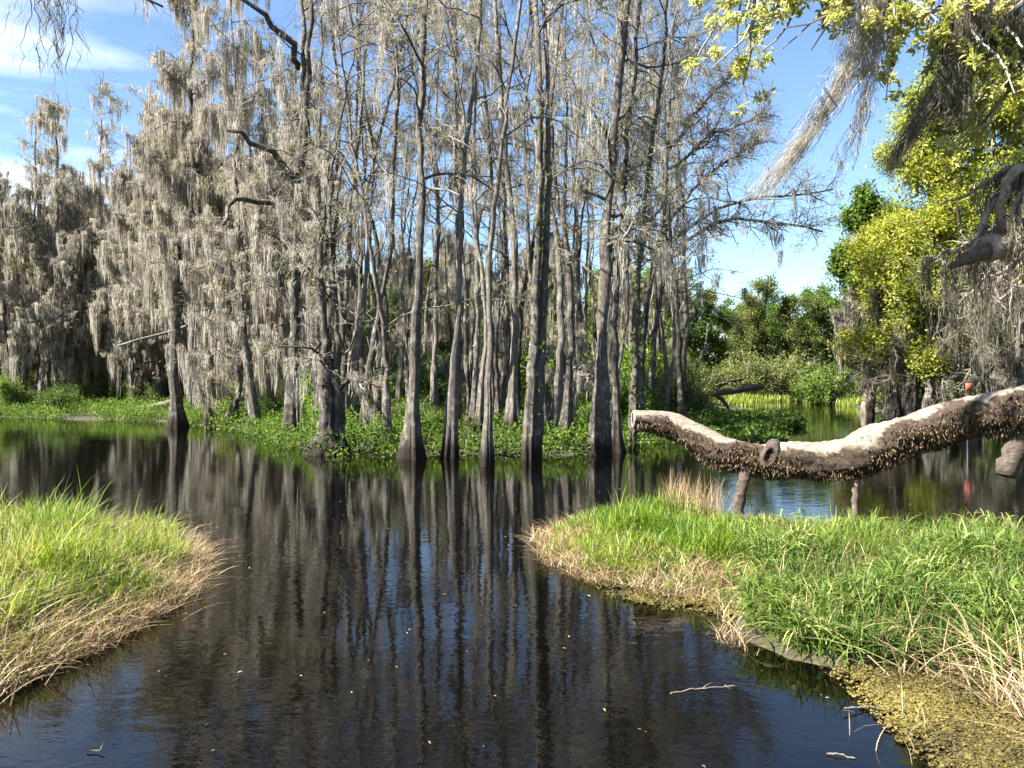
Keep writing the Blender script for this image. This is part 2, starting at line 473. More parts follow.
def cypress_meshes(seed, path, r0, H, moss=1.0, limbs=20, twigs=1.0, lowlimb=0.2, flare=1.0, lim_len=2.2, leaf=0.3, twin=None,
                   extra=None, moss_len=(0.35, 1.0), bias=None, rust=0.0, top=None, mosswidth=0.011, vine=0, tip=0.75, bare_extra=False):
    """path: world points of the trunk's axis (first = foot); returns the three part builders in world space"""
    r = np.random.default_rng(seed)
    foot = np.asarray(path[0], float)
    pts = [np.asarray(p, float) for p in path]
    if pts[-1][2] < H:
        d = norm(pts[-1] - pts[-2] if len(pts) > 1 else np.array([0, 0, 1.0]))
        d = norm(d * np.array([0.5, 0.5, 1]))
        pts.append(pts[-1] + d * (H - pts[-1][2]) / max(d[2], 0.3))
    K = 44
    tr = smooth_path([pts[0] - np.array([0, 0, 0.5])] + pts, K)
    wob = np.cumsum(r.normal(size=(K, 3)) * np.array([0.026, 0.026, 0]), 0); wob -= np.linspace(0, 1, K)[:, None] * wob[-1] * 0.6
    tr = tr + wob * np.clip(np.arange(K) / 8.0, 0, 1)[:, None]
    z = np.clip(tr[:, 2] - foot[2], 0, None); hh = z / max(z[-1], 1e-3)
    kn = np.convolve(r.normal(size=K + 4), [0.2, 0.5, 0.8, 0.5, 0.2], 'valid')
    rad = r0 * (1 - 0.9 * hh ** 0.9) * (1 + 0.10 * kn * (1 + 0.8 * np.exp(-z / 2.5)))
    flare = flare * (0.7 + 0.6 * r.random())
    fl = 1 + flare * (0.55 * np.exp(-z / 0.45) + 0.18 * np.exp(-z / 1.6))
    rad = np.maximum(rad, 0.02)
    nl = r.integers(5, 8); ph = r.random() * 6

    def flute(th, k):
        a = np.exp(-z / 1.0)[:, None]
        lob = 0.34 * flare * a * np.cos(nl * th[None] + ph + 0.5 * np.sin(2 * th + ph)[None]) + 0.06 * np.cos(3 * th[None] + z[:, None] * 1.2 + ph) + 0.03 * np.cos(9 * th[None] + ph)
        return (1 + lob)[None]
    T, C, S = MB(), MB(), MB()
    tubes(T, tr, rad * fl, 22, 0, 0.4, flute)
    stems = [(tr, rad)]
    if twin is not None:                                   # a second stem from the same foot
        dx, dpx = twin
        t2 = tr + np.array([dx, 0.12, 0]) * (0.55 + np.clip(z / 3.0, 0, 1) * dpx)[:, None]
        tubes(T, t2, rad * fl * 0.85, 20, 0, 0.45, flute)
        stems.append((t2, rad * 0.85))
    par = np.stack([s[0] for s in stems]); prad = np.stack([s[1] for s in stems])
    L1, R1 = grow(r, par, prad, int(limbs * 1.15), lowlimb, 0.98, lim_len * 0.45, lim_len * 1.4, 9, 0.25, 1.0, 0.30, 0.26, 0.42, 0.018, droop=0.035, tipscale=tip, bias=bias)
    tubes(T, L1, R1, 7, 0, 0.5)
    lv1 = [(L1, R1)]
    if extra:
        for ex, er in extra:
            e = smooth_path(ex, 9)
            e[1:-1] += r.normal(size=(7, 3)) * 0.05
            er_ = er * np.linspace(1, 0.4, 9)
            tubes(T, e, er_, 9, 0, 0.4)
            if bare_extra: continue
            sub, sr = grow(r, e[None], er_[None], 14, 0.25, 0.97, 0.7, 1.9, 8, 0.7, 0.7, 0.1, 0.3, 0.55, 0.011)
            tubes(C, sub, sr, 5, 0, 0.3)
            lv1.append((sub[:, np.linspace(0, 7, 9).astype(int)], sr[:, np.linspace(0, 7, 9).astype(int)]))
            for _ in range(4):
                lv1.append((e[None], er_[None]))
    A1 = np.concatenate([a for a, b in lv1]); B1 = np.concatenate([b for a, b in lv1])
    n2 = int(limbs * 9.5 * twigs) + (420 if extra and not bare_extra else 0)
    L2, R2 = grow(r, A1, B1, n2, 0.2, 1.0, 0.45, 1.5, 6, 0.55, 0.8, 0.22, 0.28, 0.5, 0.009, droop=0.04)
    tubes(C, L2, R2, 4, 0, r.random(n2))
    n3 = int(n2 * 8)
    L3, R3 = grow(r, L2, R2, n3, 0.1, 1.0, 0.22, 0.75, 4, 0.6, 0.8, 0.12, 0.28, 0.6, 0.0042, droop=0.06)
    tubes(C, L3, R3, 3, 0, r.random(n3))
    # young feathery leaves and last year's rusty sprays
    nlf = int(n3 * 3 * leaf)
    if nlf:
        p, _ = sample_poly(L3, r.integers(0, n3, nlf), r.random(nlf))
        leaves(C, p + r.normal(size=p.shape) * 0.05, 0.05 + 0.06 * r.random(nlf), r, mat=(r.random(nlf) < rust).astype(int) + 1, aspect=0.35)
    # moss
    nm = int(370 * moss * (limbs / 20.0))
    if nm:
        a, _ = sample_poly(A1, r.integers(0, len(A1), nm // 4), 0.15 + 0.85 * r.random(nm // 4))
        b, _ = sample_poly(L2, r.integers(0, n2, nm // 2), r.random(nm // 2))
        c, _ = sample_poly(L3, r.integers(0, n3, nm - nm // 4 - nm // 2), r.random(nm - nm // 4 - nm // 2))
        pp = np.concatenate([a, b, c])
        ln = moss_len[0] * 0.35 + (moss_len[1] - moss_len[0] * 0.35) * r.random(len(pp)) ** 2.3
        ln = np.minimum(ln, np.maximum(pp[:, 2] - 0.5, 0.1))
        moss_clumps(S, r, pp, ln, S=22, width=mosswidth * 0.8)
        # tufts clinging to the trunk
        nt_ = int(40 * moss)
        t_ = 0.12 + 0.85 * r.random(nt_)
        ti, _ = sample_poly(par, r.integers(0, len(par), nt_), t_)
        an = r.random(nt_) * 6.28
        rr = r0 * (1 - 0.86 * t_ ** .85) * 1.05
        ti = ti + np.stack([np.cos(an) * rr, np.sin(an) * rr, 0 * an], 1)
        moss_clumps(S, r, ti, np.minimum(0.25 + 0.5 * r.random(nt_), np.maximum(ti[:, 2] - 0.5, 0.1)), S=9, width=mosswidth)
    V = None
    if vine:
        V = MB()
        t_ = r.random(vine) ** 1.3 * 0.42 + 0.05
        ti, _ = sample_poly(par, r.integers(0, len(par), vine), t_)
        an = r.random(vine) * 6.28
        cl = 0.5 + 0.5 * np.sin(t_ * 60 + an * 2)
        rr = r0 * (1 - 0.86 * t_ ** .85) * (1.05 + 0.7 * r.random(vine) * cl)
        leaves(V, ti + np.stack([np.cos(an) * rr, np.sin(an) * rr, 0 * an], 1), 0.07 + 0.07 * r.random(vine), r, aspect=0.75)
    return T, C, S, V


def place_cypress(label, group=None, name='cypress_tree', path=None, mossmat='moss', **kw):
    base = np.array(path[0], float)
    merge = kw.pop('merge_moss', False)
    T, C, S, V = cypress_meshes(path=path, **kw)
    if merge: C.absorb(S, 3); S = MB()
    t = thing(name, base, label, 'tree', group)
    T.build('trunk', M['bark'], t, base)
    C.build('crown', [M['twig'], M['newleaf'], M['rust'], M[mossmat]], t, base, smooth=False)
    if S.n: S.build('spanish_moss', M[mossmat], t, base, smooth=False)
    if V is not None: V.build('climbing_vine', M['green'], t, base, smooth=False)
    return t


SHORE = 'moss-draped cypresses along the shoreline'
# label, foot px, foot y, width px, path px/py above the foot, options
front = [
    ('stout twin-stemmed cypress at the water with a pale left stem and a wide fluted foot', 325, 452, 24, [(323, 330), (321, 250), (330, 170)], dict(H=6.3, lim_len=1.3, flare=0.7, twin=(0.36, 0.15), limbs=20, lowlimb=0.22, moss=0.75, moss_len=(0.4, 1.3))),
    ('dark cypress with two heavy bare limbs arching left over the mossy thicket', 289, 438, 19, [(296, 330), (299, 190), (303, 60), (303, 0)], dict(H=16, limbs=22, moss=0.5, lim_len=1.4, lowlimb=0.3, leaf=0.2, bare_extra=True,
      extra=[([(300, 195), (282, 160), (262, 140), (228, 131)], 9), ([(299, 208), (270, 199), (240, 198), (226, 203), (224, 225)], 7), ([(301, 70), (292, 45), (270, 22), (235, -10)], 8), ([(300, 190), (309, 150), (306, 80), (312, 0)], 9)])),
    ('thin crooked cypress leaning left beside the thick dark trunk at the water', 389, 447, 11, [(376, 340), (371, 250), (352, 120)], dict(H=12, limbs=15, moss=0.9)),
    ('thick dark cypress with knobby lower trunk at the water just left of the leafless gap', 413, 456, 19, [(414, 340), (419, 230), (421, 100), (422, 0)], dict(H=16, limbs=20, moss=0.8, lowlimb=0.3, flare=1.3)),
    ('straight grey cypress with flared foot between the knobby trunk and the reddish one', 449, 455, 13, [(454, 340), (455, 230), (468, 90), (474, 0)], dict(H=15, limbs=18, moss=0.7, lowlimb=0.32)),
    ('slim pale cypress standing behind the flared grey trunk', 467, 436, 8, [(468, 330), (463, 200), (455, 0)], dict(H=14, limbs=15, moss=0.9, lowlimb=0.3)),
    ('reddish brown cypress with bell-shaped foot nearest the camera, its top leaning right', 486, 464, 12, [(489, 360), (491, 240), (507, 140), (524, 0)], dict(H=14, limbs=15, moss=0.5, lowlimb=0.4, flare=1.7, leaf=0.2)),
    ('knobby short-leaning cypress seen between the reddish trunk and the sunlit twin trunk', 503, 431, 10, [(502, 330), (499, 200), (496, 0)], dict(H=14, limbs=15, moss=0.8, lowlimb=0.3)),
    ('straight twin-footed cypress with sunlit left flank and ivy at head height, at the water', 528, 458, 15, [(531, 330), (533, 200), (534, 60), (535, 0)], dict(H=16, limbs=18, moss=0.6, twin=(0.30, 0.0), lowlimb=0.4, flare=1.2, leaf=0.2, vine=260)),
    ('grey cypress back from the water, right of the ivied twin trunk', 559, 428, 11, [(561, 300), (563, 150), (568, 0)], dict(H=15, limbs=16, moss=0.9, lowlimb=0.3)),
    ('slender cypress standing close beside the grey trunk in the green gap', 568, 427, 7, [(570, 300), (575, 150), (582, 0)], dict(H=14, limbs=14, moss=0.8, lowlimb=0.3)),
    ('massive black-barked cypress at the right end of the shoreline row, rising out of view', 599, 453, 22, [(606, 340), (609, 240), (618, 110), (628, 0)], dict(H=17, limbs=28, moss=1.4, lim_len=2.9, lowlimb=0.22, moss_len=(0.4, 1.3), leaf=0.5)),
    ('dark cypress pressed close against the right side of the massive black trunk', 617, 450, 13, [(616, 340), (622, 200), (634, 60)], dict(H=15, limbs=20, moss=1.2, lowlimb=0.25, leaf=0.5)),
    ('dark cypress wrapped in green ivy, rightmost of the three crowded trunks', 632, 447, 13, [(633, 340), (640, 220), (656, 80)], dict(H=14.5, limbs=22, moss=1.2, lim_len=2.8, lowlimb=0.25, leaf=0.5, vine=500)),
    ('crooked cypress with wide bare branches spreading right against the blue sky', 650, 424, 11, [(655, 330), (662, 250), (668, 140), (672, 40)], dict(H=16.5, limbs=26, moss=0.7, lim_len=3.4, lowlimb=0.25, leaf=0.25, bias=(0.35, 0, 0.05),
      extra=[([(662, 262), (700, 222), (735, 212), (775, 222), (822, 232)], 4.5), ([(664, 250), (705, 212), (745, 195), (790, 200), (832, 190)], 4), ([(664, 235), (690, 190), (725, 160), (762, 140)], 4), ([(668, 150), (700, 105), (735, 75)], 4), ([(668, 170), (705, 140), (745, 118), (770, 118)], 4)])),
    ('blue-grey bare trunk standing by itself at the right corner of the wooded bank', 683, 431, 11, [(680, 360), (678, 300), (672, 200)], dict(H=11.5, limbs=18, moss=0.8, lim_len=2.6, lowlimb=0.35, leaf=0.4, flare=0.5)),
    ('short pale cypress leaning right on the bright green bank', 231, 424, 10, [(240, 385), (246, 320), (250, 220)], dict(H=11, limbs=20, moss=1.7, lowlimb=0.25, moss_len=(0.5, 1.6))),
    ('cypress leaning left with a long pale bare branch reaching over the water', 211, 424, 10, [(196, 375), (190, 330), (186, 230)], dict(H=12, limbs=20, moss=1.6, lowlimb=0.28, moss_len=(0.5, 1.6), bare_extra=True,
      extra=[([(252, 285), (213, 313), (195, 326), (165, 334), (118, 346)], 5)])),
    ('broad black-footed cypress standing in the water at the corner of the left bank', 178, 426, 17, [(176, 350), (180, 250), (190, 110), (196, 20)], dict(H=16, limbs=26, moss=1.2, lim_len=1.9, lowlimb=0.25, leaf=0.6, rust=0.3, moss_len=(0.5, 1.6))),
    ('thin straight cypress half hidden in moss on the left bank', 134, 413, 8, [(134, 330), (130, 220)], dict(H=11, limbs=20, moss=1.6, lowlimb=0.25, moss_len=(0.5, 1.5))),
    ('dark upright cypress between the thin mossy one and the broad leaning trunk', 78, 410, 9, [(78, 320), (82, 210)], dict(H=11, limbs=20, moss=1.4, lowlimb=0.25, moss_len=(0.5, 1.5))),
    ('broad cypress leaning right above the yellow-green bank growth', 42, 411, 14, [(50, 350), (60, 260), (60, 95)], dict(H=13.6, limbs=22, moss=0.8, lim_len=1.5, lowlimb=0.3, moss_len=(0.5, 1.4))),
    ('right one of the crossing pair of trunks at the far left of the bank', 22, 411, 9, [(26, 340), (36, 220), (40, 105)], dict(H=14, limbs=20, moss=0.3, lim_len=1.3, lowlimb=0.3, leaf=0.9)),
    ('left one of the crossing pair, leaning out of the picture to the left', 13, 411, 9, [(6, 330), (-2, 270), (-8, 180)], dict(H=11, limbs=20, moss=1.2, lowlimb=0.3)),
    ('tall bare flat-topped cypress rising above the mossy thicket into the pale sky', 106, 408, 9, [(106, 300), (105, 150), (104, 78)], dict(H=15.0, limbs=24, moss=0.2, lowlimb=0.5, lim_len=1.3, leaf=0.3)),
    ('cypress with rusty crown left of the twin stems, its top touching the sky', 258, 430, 12, [(250, 330), (244, 200), (238, 60)], dict(H=14.5, limbs=28, moss=1.0, lim_len=1.9, lowlimb=0.3, leaf=0.7, rust=0.5, moss_len=(0.5, 1.5))),
    ('tall slanting cypress with its foot hidden behind the twin-stemmed one', 343, 437, 11, [(346, 320), (352, 200), (365, 60), (370, 0)], dict(H=16, limbs=20, moss=1.0, lowlimb=0.3, leaf=0.3)),
    ('dark moss-bearded cypress behind the thin crooked trunk', 366, 432, 12, [(362, 320), (362, 200), (392, 90), (412, 0)], dict(H=15, limbs=18, moss=1.3, lowlimb=0.3)),
    ('mossy cypress behind and right of the knobby dark trunk', 433, 432, 10, [(432, 330), (436, 200), (440, 0)], dict(H=15, limbs=18, moss=1.1, lowlimb=0.28)),
]
for i, (label, px, by, w, path, kw) in enumerate(front):
    Y = depth(by, 0.05)
    pts = [P(px, by, Y)] + [P(a, b, Y + 0.25 * np.sin(j * 1.7 + i)) for j, (a, b) in enumerate(path)]
    kw = dict(kw)
    kw['twigs'] = 0.75
    if 300 < px < 700: kw['merge_moss'] = True; kw['moss'] = kw.get('moss', 1) * 0.17; kw['twigs'] = 0.38
    if px > 595: kw['twigs'] = 0.7; kw['moss'] *= 1.25
    if 336 < px < 590: kw['lim_len'] = 3.0; kw['limbs'] = int(kw['limbs'] * 0.6); kw['twigs'] = 0.62; kw['tip'] = 0.9
    if px < 300 and kw.get('moss', 1) >= 1.0: kw['tip'] = 0.35; kw['lim_len'] = max(kw.get('lim_len', 2.2), 2.6) * 1.15; kw['leaf'] = 0.7
    if px < 300: kw['lowlimb'] = kw.get('lowlimb', 0.2) * 0.6
    if 'extra' in kw:
        kw['extra'] = [(np.array([P(a, b, Y - (0.5 if kw.get('bare_extra') else 0.35) * j * (1 if q % 3 else 0.6)) for j, (a, b) in enumerate(e)]), rp / F * Y / 2) for q, (e, rp) in enumerate(kw['extra'])]
    place_cypress(label, SHORE, path=pts, seed=100 + i, r0=w / 2 / F * Y * 0.60, mosswidth=0.0045 + 0.00018 * Y, **kw)

# ------------------------------------------------------------------ the swamp behind: seven kinds of slender cypress, many copies
protos = []
PH = [11, 12, 10, 12.5, 11.5, 9.5, 12]
for s in range(7):
    H = PH[s]
    r = np.random.default_rng(900 + s)
    path = [np.array([0, 0, 0.0]), np.array([r.normal() * 0.3, r.normal() * 0.3, H * 0.4]), np.array([r.normal() * 0.6, r.normal() * 0.6, H])]
    protos.append(dict(path=path, seed=300 + s, r0=0.13 + 0.02 * (s % 3), H=H, limbs=[20, 13, 13, 20, 13, 13, 20][s], moss=[1.5, 0.4, 0.45, 1.4, 0.4, 0.45, 1.4][s], lowlimb=0.22, leaf=0.5, rust=0.3, tip=0.5, lim_len=[3.4, 2.0, 2.0, 3.4, 2.0, 2.0, 3.4][s], mosswidth=0.013, moss_len=(0.5, 1.5), twigs=0.7))
first = [None] * 7
BG = 'slender mossy cypresses deep in the swamp'
bglab = ['slender mossy cypress deep in the swamp behind the shoreline trunks', 'slender mossy cypress in the dense grey thicket on the far left bank']
r = np.random.default_rng(42)
spots = []
tries = 0
while len(spots) < 84 and tries < 8000:
    tries += 1
    Y = 22 + 30 * r.random()
    px = -25 + 725 * r.random()
    x = (px - CX) / F * Y
    if land(np.array([x]), np.array([Y]))[1][0] < 1.6: continue
    if px > 640 and Y < 34: continue
    if px > 320 and r.random() < 0.45: continue
    if all((x - a) ** 2 + (Y - b) ** 2 > 1.5 for a, b, _ in spots): spots.append((x, Y, px))
for px in np.linspace(-20, 185, 10):
    Y = 36 + 9 * r.random(); spots.append(((px - CX) / F * Y, Y, px))
for i, (x, Y, px) in enumerate(spots):
    k = [0, 1, 3, 6, 4][i % 5] if px < 300 else [1, 2, 4, 5][i % 4]
    zz = float(ground_z(np.array([x]), np.array([Y]))[0])
    left = px < 190
    lab = bglab[1] if left else bglab[0]
    grp = BG + (' on the far left' if left else ' behind the shore')
    ytop = 172 if px < 180 else (100 if px < 300 else 235)
    sc_ = (1.8 + (372 - ytop) / F * Y) / PH[k] * (0.72 + 0.3 * r.random())
    if first[k] is None:
        first[k] = place_cypress(lab, grp, **protos[k])
        first[k].scale = (sc_,) * 3
        first[k].location = (x, Y, zz); first[k].rotation_euler = (0, 0, r.random() * 6.28)
    else:
        dup(first[k], (x, Y, zz), r.random() * 6.28, sc_, lab, grp)


# slim bare-stemmed cypresses crowding the middle of the row
slim = []
SL = 'slim bare-stemmed cypresses crowding the middle of the stand'
r = np.random.default_rng(1234)
for s in range(5):
    H = 14.0
    path = [np.zeros(3), np.array([r.normal() * 0.25, r.normal() * 0.2, 3.0]), np.array([r.normal() * 0.5, r.normal() * 0.3, 7.5]), np.array([r.normal() * 0.9, r.normal() * 0.4, H])]
    slim.append(place_cypress('slim bare-stemmed cypress crowded between the stout shoreline trunks', SL, path=path, seed=700 + s, r0=0.07 + 0.011 * s, H=H, limbs=9, moss=0.2, lowlimb=0.42, lim_len=2.0, leaf=0.5, rust=0.3, flare=1.1, mosswidth=0.007, merge_moss=True, twigs=0.45, moss_len=(0.4, 1.2)))
used = [(px, depth(by)) for _, px, by, *_ in front]
n = 0
tries = 0
while n < 50 and tries < 6000:
    tries += 1
    px = 315 + 375 * r.random(); Y = 19.5 + 15 * r.random()
    x = (px - CX) / F * Y
    if land(np.array([x]), np.array([Y]))[1][0] < 0.5: continue
    if any(abs(px - a) < (5 if b < 23 else 1.5) for a, b in used): continue
    used.append((px, Y))
    zz = float(ground_z(np.array([x]), np.array([Y]))[0])
    if n < 5:
        slim[n].location = (x, Y, zz); slim[n].rotation_euler = (0, 0, r.random() * 6.28)
    else:
        dup(slim[n % 5], (x, Y, zz), r.random() * 6.28, 0.8 + 0.4 * r.random())
    n += 1

# ------------------------------------------------------------------ broadleaf trees and bushes
def broadleaf(seed, base, H, r0, spreadL, nl, leafsize, lowlimb=0.2, limbs=22, lean=(0, 0), mossn=0, leafmat=0, l2=8, l3=5, moss_len=(0.4, 1.2), jit=0.16, up=0.35):
    r = np.random.default_rng(seed)
    base = np.asarray(base, float)
    tr = smooth_path([base - (0, 0, 0.4), base + (lean[0] * 0.35, lean[1] * 0.35, H * 0.4), base + (lean[0], lean[1], H * 0.92)], 26)
    tr[3:] += np.cumsum(r.normal(size=(23, 3)) * np.array([0.03, 0.03, 0]), 0)
    z = np.clip(tr[:, 2] - base[2], 0, None)
    rad = r0 * (1 - 0.85 * z / z[-1]) * (1 + 0.7 * np.exp(-z / 0.5))
    T, C, S = MB(), MB(), MB()
    tubes(T, tr, rad, 14, 0, 0.5)
    L1, R1 = grow(r, tr[None], rad[None], limbs, lowlimb, 0.98, spreadL * 0.5, spreadL, 9, 0.35, 1.0, up, 0.16, 0.5, 0.025, tipscale=0.55)
    tubes(T, L1, R1, 6, 0, 0.5)
    n2 = limbs * l2
    L2, R2 = grow(r, L1, R1, n2, 0.25, 1.0, spreadL * 0.18, spreadL * 0.42, 6, 0.6, 0.8, 0.15, 0.22, 0.5, 0.008)
    tubes(C, L2, R2, 4, 0, r.random(n2))
    n3 = n2 * l3
    L3, R3 = grow(r, L2, R2, n3, 0.2, 1.0, 0.25, 0.65, 4, 0.6, 0.8, 0.1, 0.25, 0.6, 0.005)
    tubes(C, L3, R3, 3, 0, r.random(n3))
    i = r.integers(0, n3, nl)
    p, _ = sample_poly(L3, i, 0.3 + 0.7 * r.random(nl))
    clump = r.random(n3)[i]
    leaves(C, p + r.normal(size=p.shape) * jit, leafsize * (0.6 + 0.8 * r.random(nl)), r, mat=1, tint=np.clip(0.5 + (clump - 0.5) * 0.6 + r.normal(size=nl) * 0.15, 0, 1), aspect=0.6, up=0.8)
    if mossn:
        a, _ = sample_poly(L1, r.integers(0, limbs, mossn // 2), 0.3 + 0.7 * r.random(mossn // 2))
        b, _ = sample_poly(L2, r.integers(0, n2, mossn - mossn // 2), r.random(mossn - mossn // 2))
        pp = np.concatenate([a, b])
        ln = moss_len[0] + (moss_len[1] - moss_len[0]) * r.random(len(pp)) ** 1.5
        moss_clumps(S, r, pp, np.minimum(ln, np.maximum(pp[:, 2] - 0.4, 0.1)), S=18, width=0.010)
    return T, C, S


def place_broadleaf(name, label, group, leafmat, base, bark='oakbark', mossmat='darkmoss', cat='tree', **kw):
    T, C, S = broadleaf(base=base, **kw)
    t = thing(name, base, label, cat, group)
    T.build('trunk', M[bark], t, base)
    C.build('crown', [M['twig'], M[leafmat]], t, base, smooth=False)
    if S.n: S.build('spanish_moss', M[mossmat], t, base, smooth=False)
    return t


FAR = 'broadleaf trees closing off the far bank'
farlab = {'green': 'dense dark green broadleaf tree in the wood that closes off the view', 'midgreen': 'olive green broadleaf tree in the wood that closes off the view'}
farp = []
for s, (mat, H) in enumerate([('green', 8.5), ('midgreen', 9.0), ('midgreen', 7.5), ('green', 7.0)]):
    farp.append((mat, dict(seed=500 + s, H=H, r0=0.17, spreadL=3.0, nl=17000, leafsize=0.15, lowlimb=0.06, limbs=22, mossn=60 if s == 1 else 0)))
ffirst = [None] * 4
r = np.random.default_rng(77)
k = 0
for row, Yb in enumerate((56, 63, 71)):
    for px in np.arange(-80 + 17 * row, 1120, 40):
        Y = Yb + r.normal() * 2.2
        if px > 900 and row: continue
        x = (px + r.normal() * 10 - CX) / F * Y
        if land(np.array([x]), np.array([Y]))[1][0] < 1: Y += 4
        j = k % 4; mat, kw = farp[j]
        sc_ = (0.85 + 0.3 * r.random() + 0.08 * row) * (0.84 if px > 690 else 1)
        if ffirst[j] is None:
            ffirst[j] = place_broadleaf('broadleaf_tree', farlab[mat], FAR + (' dark' if mat == 'green' else ' olive'), mat, (0, 0, 0), **kw)
            ffirst[j].location = (x, Y, 0.3); ffirst[j].scale = (sc_,) * 3
        else:
            dup(ffirst[j], (x, Y, 0.3), r.random() * 6.28, sc_)
        k += 1


def bush(seed, R_, H, nl, leafsize):
    r = np.random.default_rng(seed)
    st = r.normal(size=(16, 3)) * np.array([0.15, 0.15, 0]); d = norm(r.normal(size=(16, 3)) * np.array([0.8, 0.8, 0]) + np.array([0, 0, 1.0]))
    pts = st[:, None, :] + d[:, None, :] * np.linspace(-0.1, 1, 6)[None, :, None] * (H * (0.6 + 0.4 * r.random((16, 1, 1)))) * np.array([R_ / H * 1.3, R_ / H * 1.3, 1])
    pts[:, 1:, :] += r.normal(size=(16, 5, 3)) * 0.06
    rad = 0.02 * np.linspace(1, 0.4, 6)[None] * np.ones((16, 1))
    T, C = MB(), MB()
    tubes(T, pts, rad, 5)
    L2, R2 = grow(r, pts, rad, 150, 0.2, 1.0, H * 0.15, H * 0.4, 5, 0.4, 0.9, 0.15, 0.2, 0.5, 0.005)
    tubes(C, L2, R2, 3, 0, r.random(150))
    i = r.integers(0, 150, nl)
    p, _ = sample_poly(L2, i, 0.15 + 0.85 * r.random(nl))
    leaves(C, p + r.normal(size=p.shape) * 0.09, leafsize * (0.6 + 0.8 * r.random(nl)), r, mat=1, tint=np.clip(r.random(150)[i] * 0.7 + 0.3 * r.random(nl), 0, 1), aspect=0.55, up=0.6)
    return T, C


bush_proto = {}


def place_bush(kind, x, Y, s, label, group, z=None):
    zz = float(ground_z(np.array([x]), np.array([Y]))[0]) if z is None else z
    zz = max(zz, 0.0) - 0.03
    if kind not in bush_proto:
        seed, R_, H, nl, ls, mat = {'bright': (1, 0.9, 1.4, 5200, 0.075, 'cover'), 'green': (2, 1.0, 1.8, 5600, 0.08, 'green'), 'olive': (3, 1.1, 2.0, 5200, 0.075, 'midgreen'), 'yellow': (4, 0.8, 1.3, 4200, 0.07, 'bright')}[kind]
        T, C = bush(seed, R_, H, nl, ls)
        t = thing('shrub', (x, Y, zz), label, 'shrub', group)
        T.build('stems', M['twig'], t, (0, 0, 0)); C.build('foliage', [M['twig'], M[mat]], t, (0, 0, 0), smooth=False)
        t.scale = (s,) * 3
        bush_proto[kind] = t
    else:
        dup(bush_proto[kind], (x, Y, zz), rng.random() * 6.28, s, label, group)


r = np.random.default_rng(11)
names = {'bright': 'bright green understory shrub among the cypress trunks', 'green': 'dark green understory shrub among the cypress trunks', 'olive': 'olive green understory shrub among the cypress trunks', 'yellow': 'pale green understory shrub among the cypress trunks'}
n = 0
while n < 95:
    Y = 21 + 28 * r.random() ** 1.2; px = -40 + 800 * r.random()
    x = (px - CX) / F * Y
    if land(np.array([x]), np.array([Y]))[1][0] < 1.2: continue
    kind = ['bright', 'green', 'olive', 'bright', 'yellow'][n % 5] if px < 640 else ['olive', 'green', 'olive'][n % 3]
    place_bush(kind, x, Y, (0.65 + 0.75 * r.random()) * (0.55 if Y < 26 else 1), names[kind], kind + ' shrubs under the cypresses')
    n += 1

n = 0
while n < 34:
    Y = 29 + 15 * r.random(); px = 320 + 370 * r.random(); x = (px - CX) / F * Y
    if land(np.array([x]), np.array([Y]))[1][0] < 1.2: n += 0.2; continue
    place_bush(['bright', 'yellow', 'bright'][int(n) % 3], x, Y, 1.5 + 0.9 * r.random(), names['bright'].replace('understory shrub', 'tall shrub') if int(n) % 3 != 1 else names['yellow'].replace('understory shrub', 'tall shrub'), ('bright' if int(n) % 3 != 1 else 'pale') + ' tall shrubs behind the cypresses')
    n += 1

# the right-hand bank
Yr = 26.0
b0 = P(945, 421, 27); b0[2] = 0.1
place_broadleaf('sweetgum_tree', 'big yellow-green tree in new leaf rising over the right bank behind the log', 'trees of the right bank', 'yellow', (b0[0] + 1.3, 28.0, 0.1), seed=61, H=12.6, r0=0.24, spreadL=4.8, nl=95000, leafsize=0.115, lowlimb=0.2, limbs=56, lean=(0.3, 0), mossn=150, l2=9, moss_len=(0.4, 1.3))
place_broadleaf('sweetgum_tree', 'smaller yellow-green tree at the water with pale trunk, left of the big yellow-green tree', 'trees of the right bank', 'yellow', (P(900, 410, 32)[0], 32.0, 0.1), bark='palebark', seed=62, H=7.6, r0=0.17, spreadL=2.8, nl=42000, leafsize=0.125, lowlimb=0.22, limbs=30, lean=(-0.3, -0.4), mossn=70, moss_len=(0.6, 1.9))
place_broadleaf('sweetgum_tree', 'low spreading yellow-green tree leaning over the water above the middle of the log', 'trees of the right bank', 'yellow', (P(928, 410, 28.5)[0], 28.5, 0.1), seed=66, H=5.2, r0=0.13, spreadL=2.6, nl=36000, leafsize=0.12, lowlimb=0.25, limbs=26, lean=(-0.9, -0.6), mossn=80, moss_len=(0.4, 1.3))
place_broadleaf('broadleaf_tree', 'slim green tree with grey moss between the far wood and the yellow-green trees', 'trees of the right bank', 'green', (P(866, 410, 36)[0], 36.0, 0.1), seed=63, H=9.6, r0=0.15, spreadL=2.5, nl=34000, leafsize=0.16, lowlimb=0.3, limbs=26, lean=(0.2, 0), mossn=150, moss_len=(0.6, 2.0))
place_cypress('reddish mossy cypress standing in the water at the point of the right bank', 'trees of the right bank', path=[P(871, 414, 35), P(870, 380, 35), P(868, 330, 35)], seed=71, r0=0.15, H=5.2, limbs=16, moss=1.8, lowlimb=0.3, flare=1.0, lim_len=1.6, mosswidth=0.02, moss_len=(0.5, 1.6))
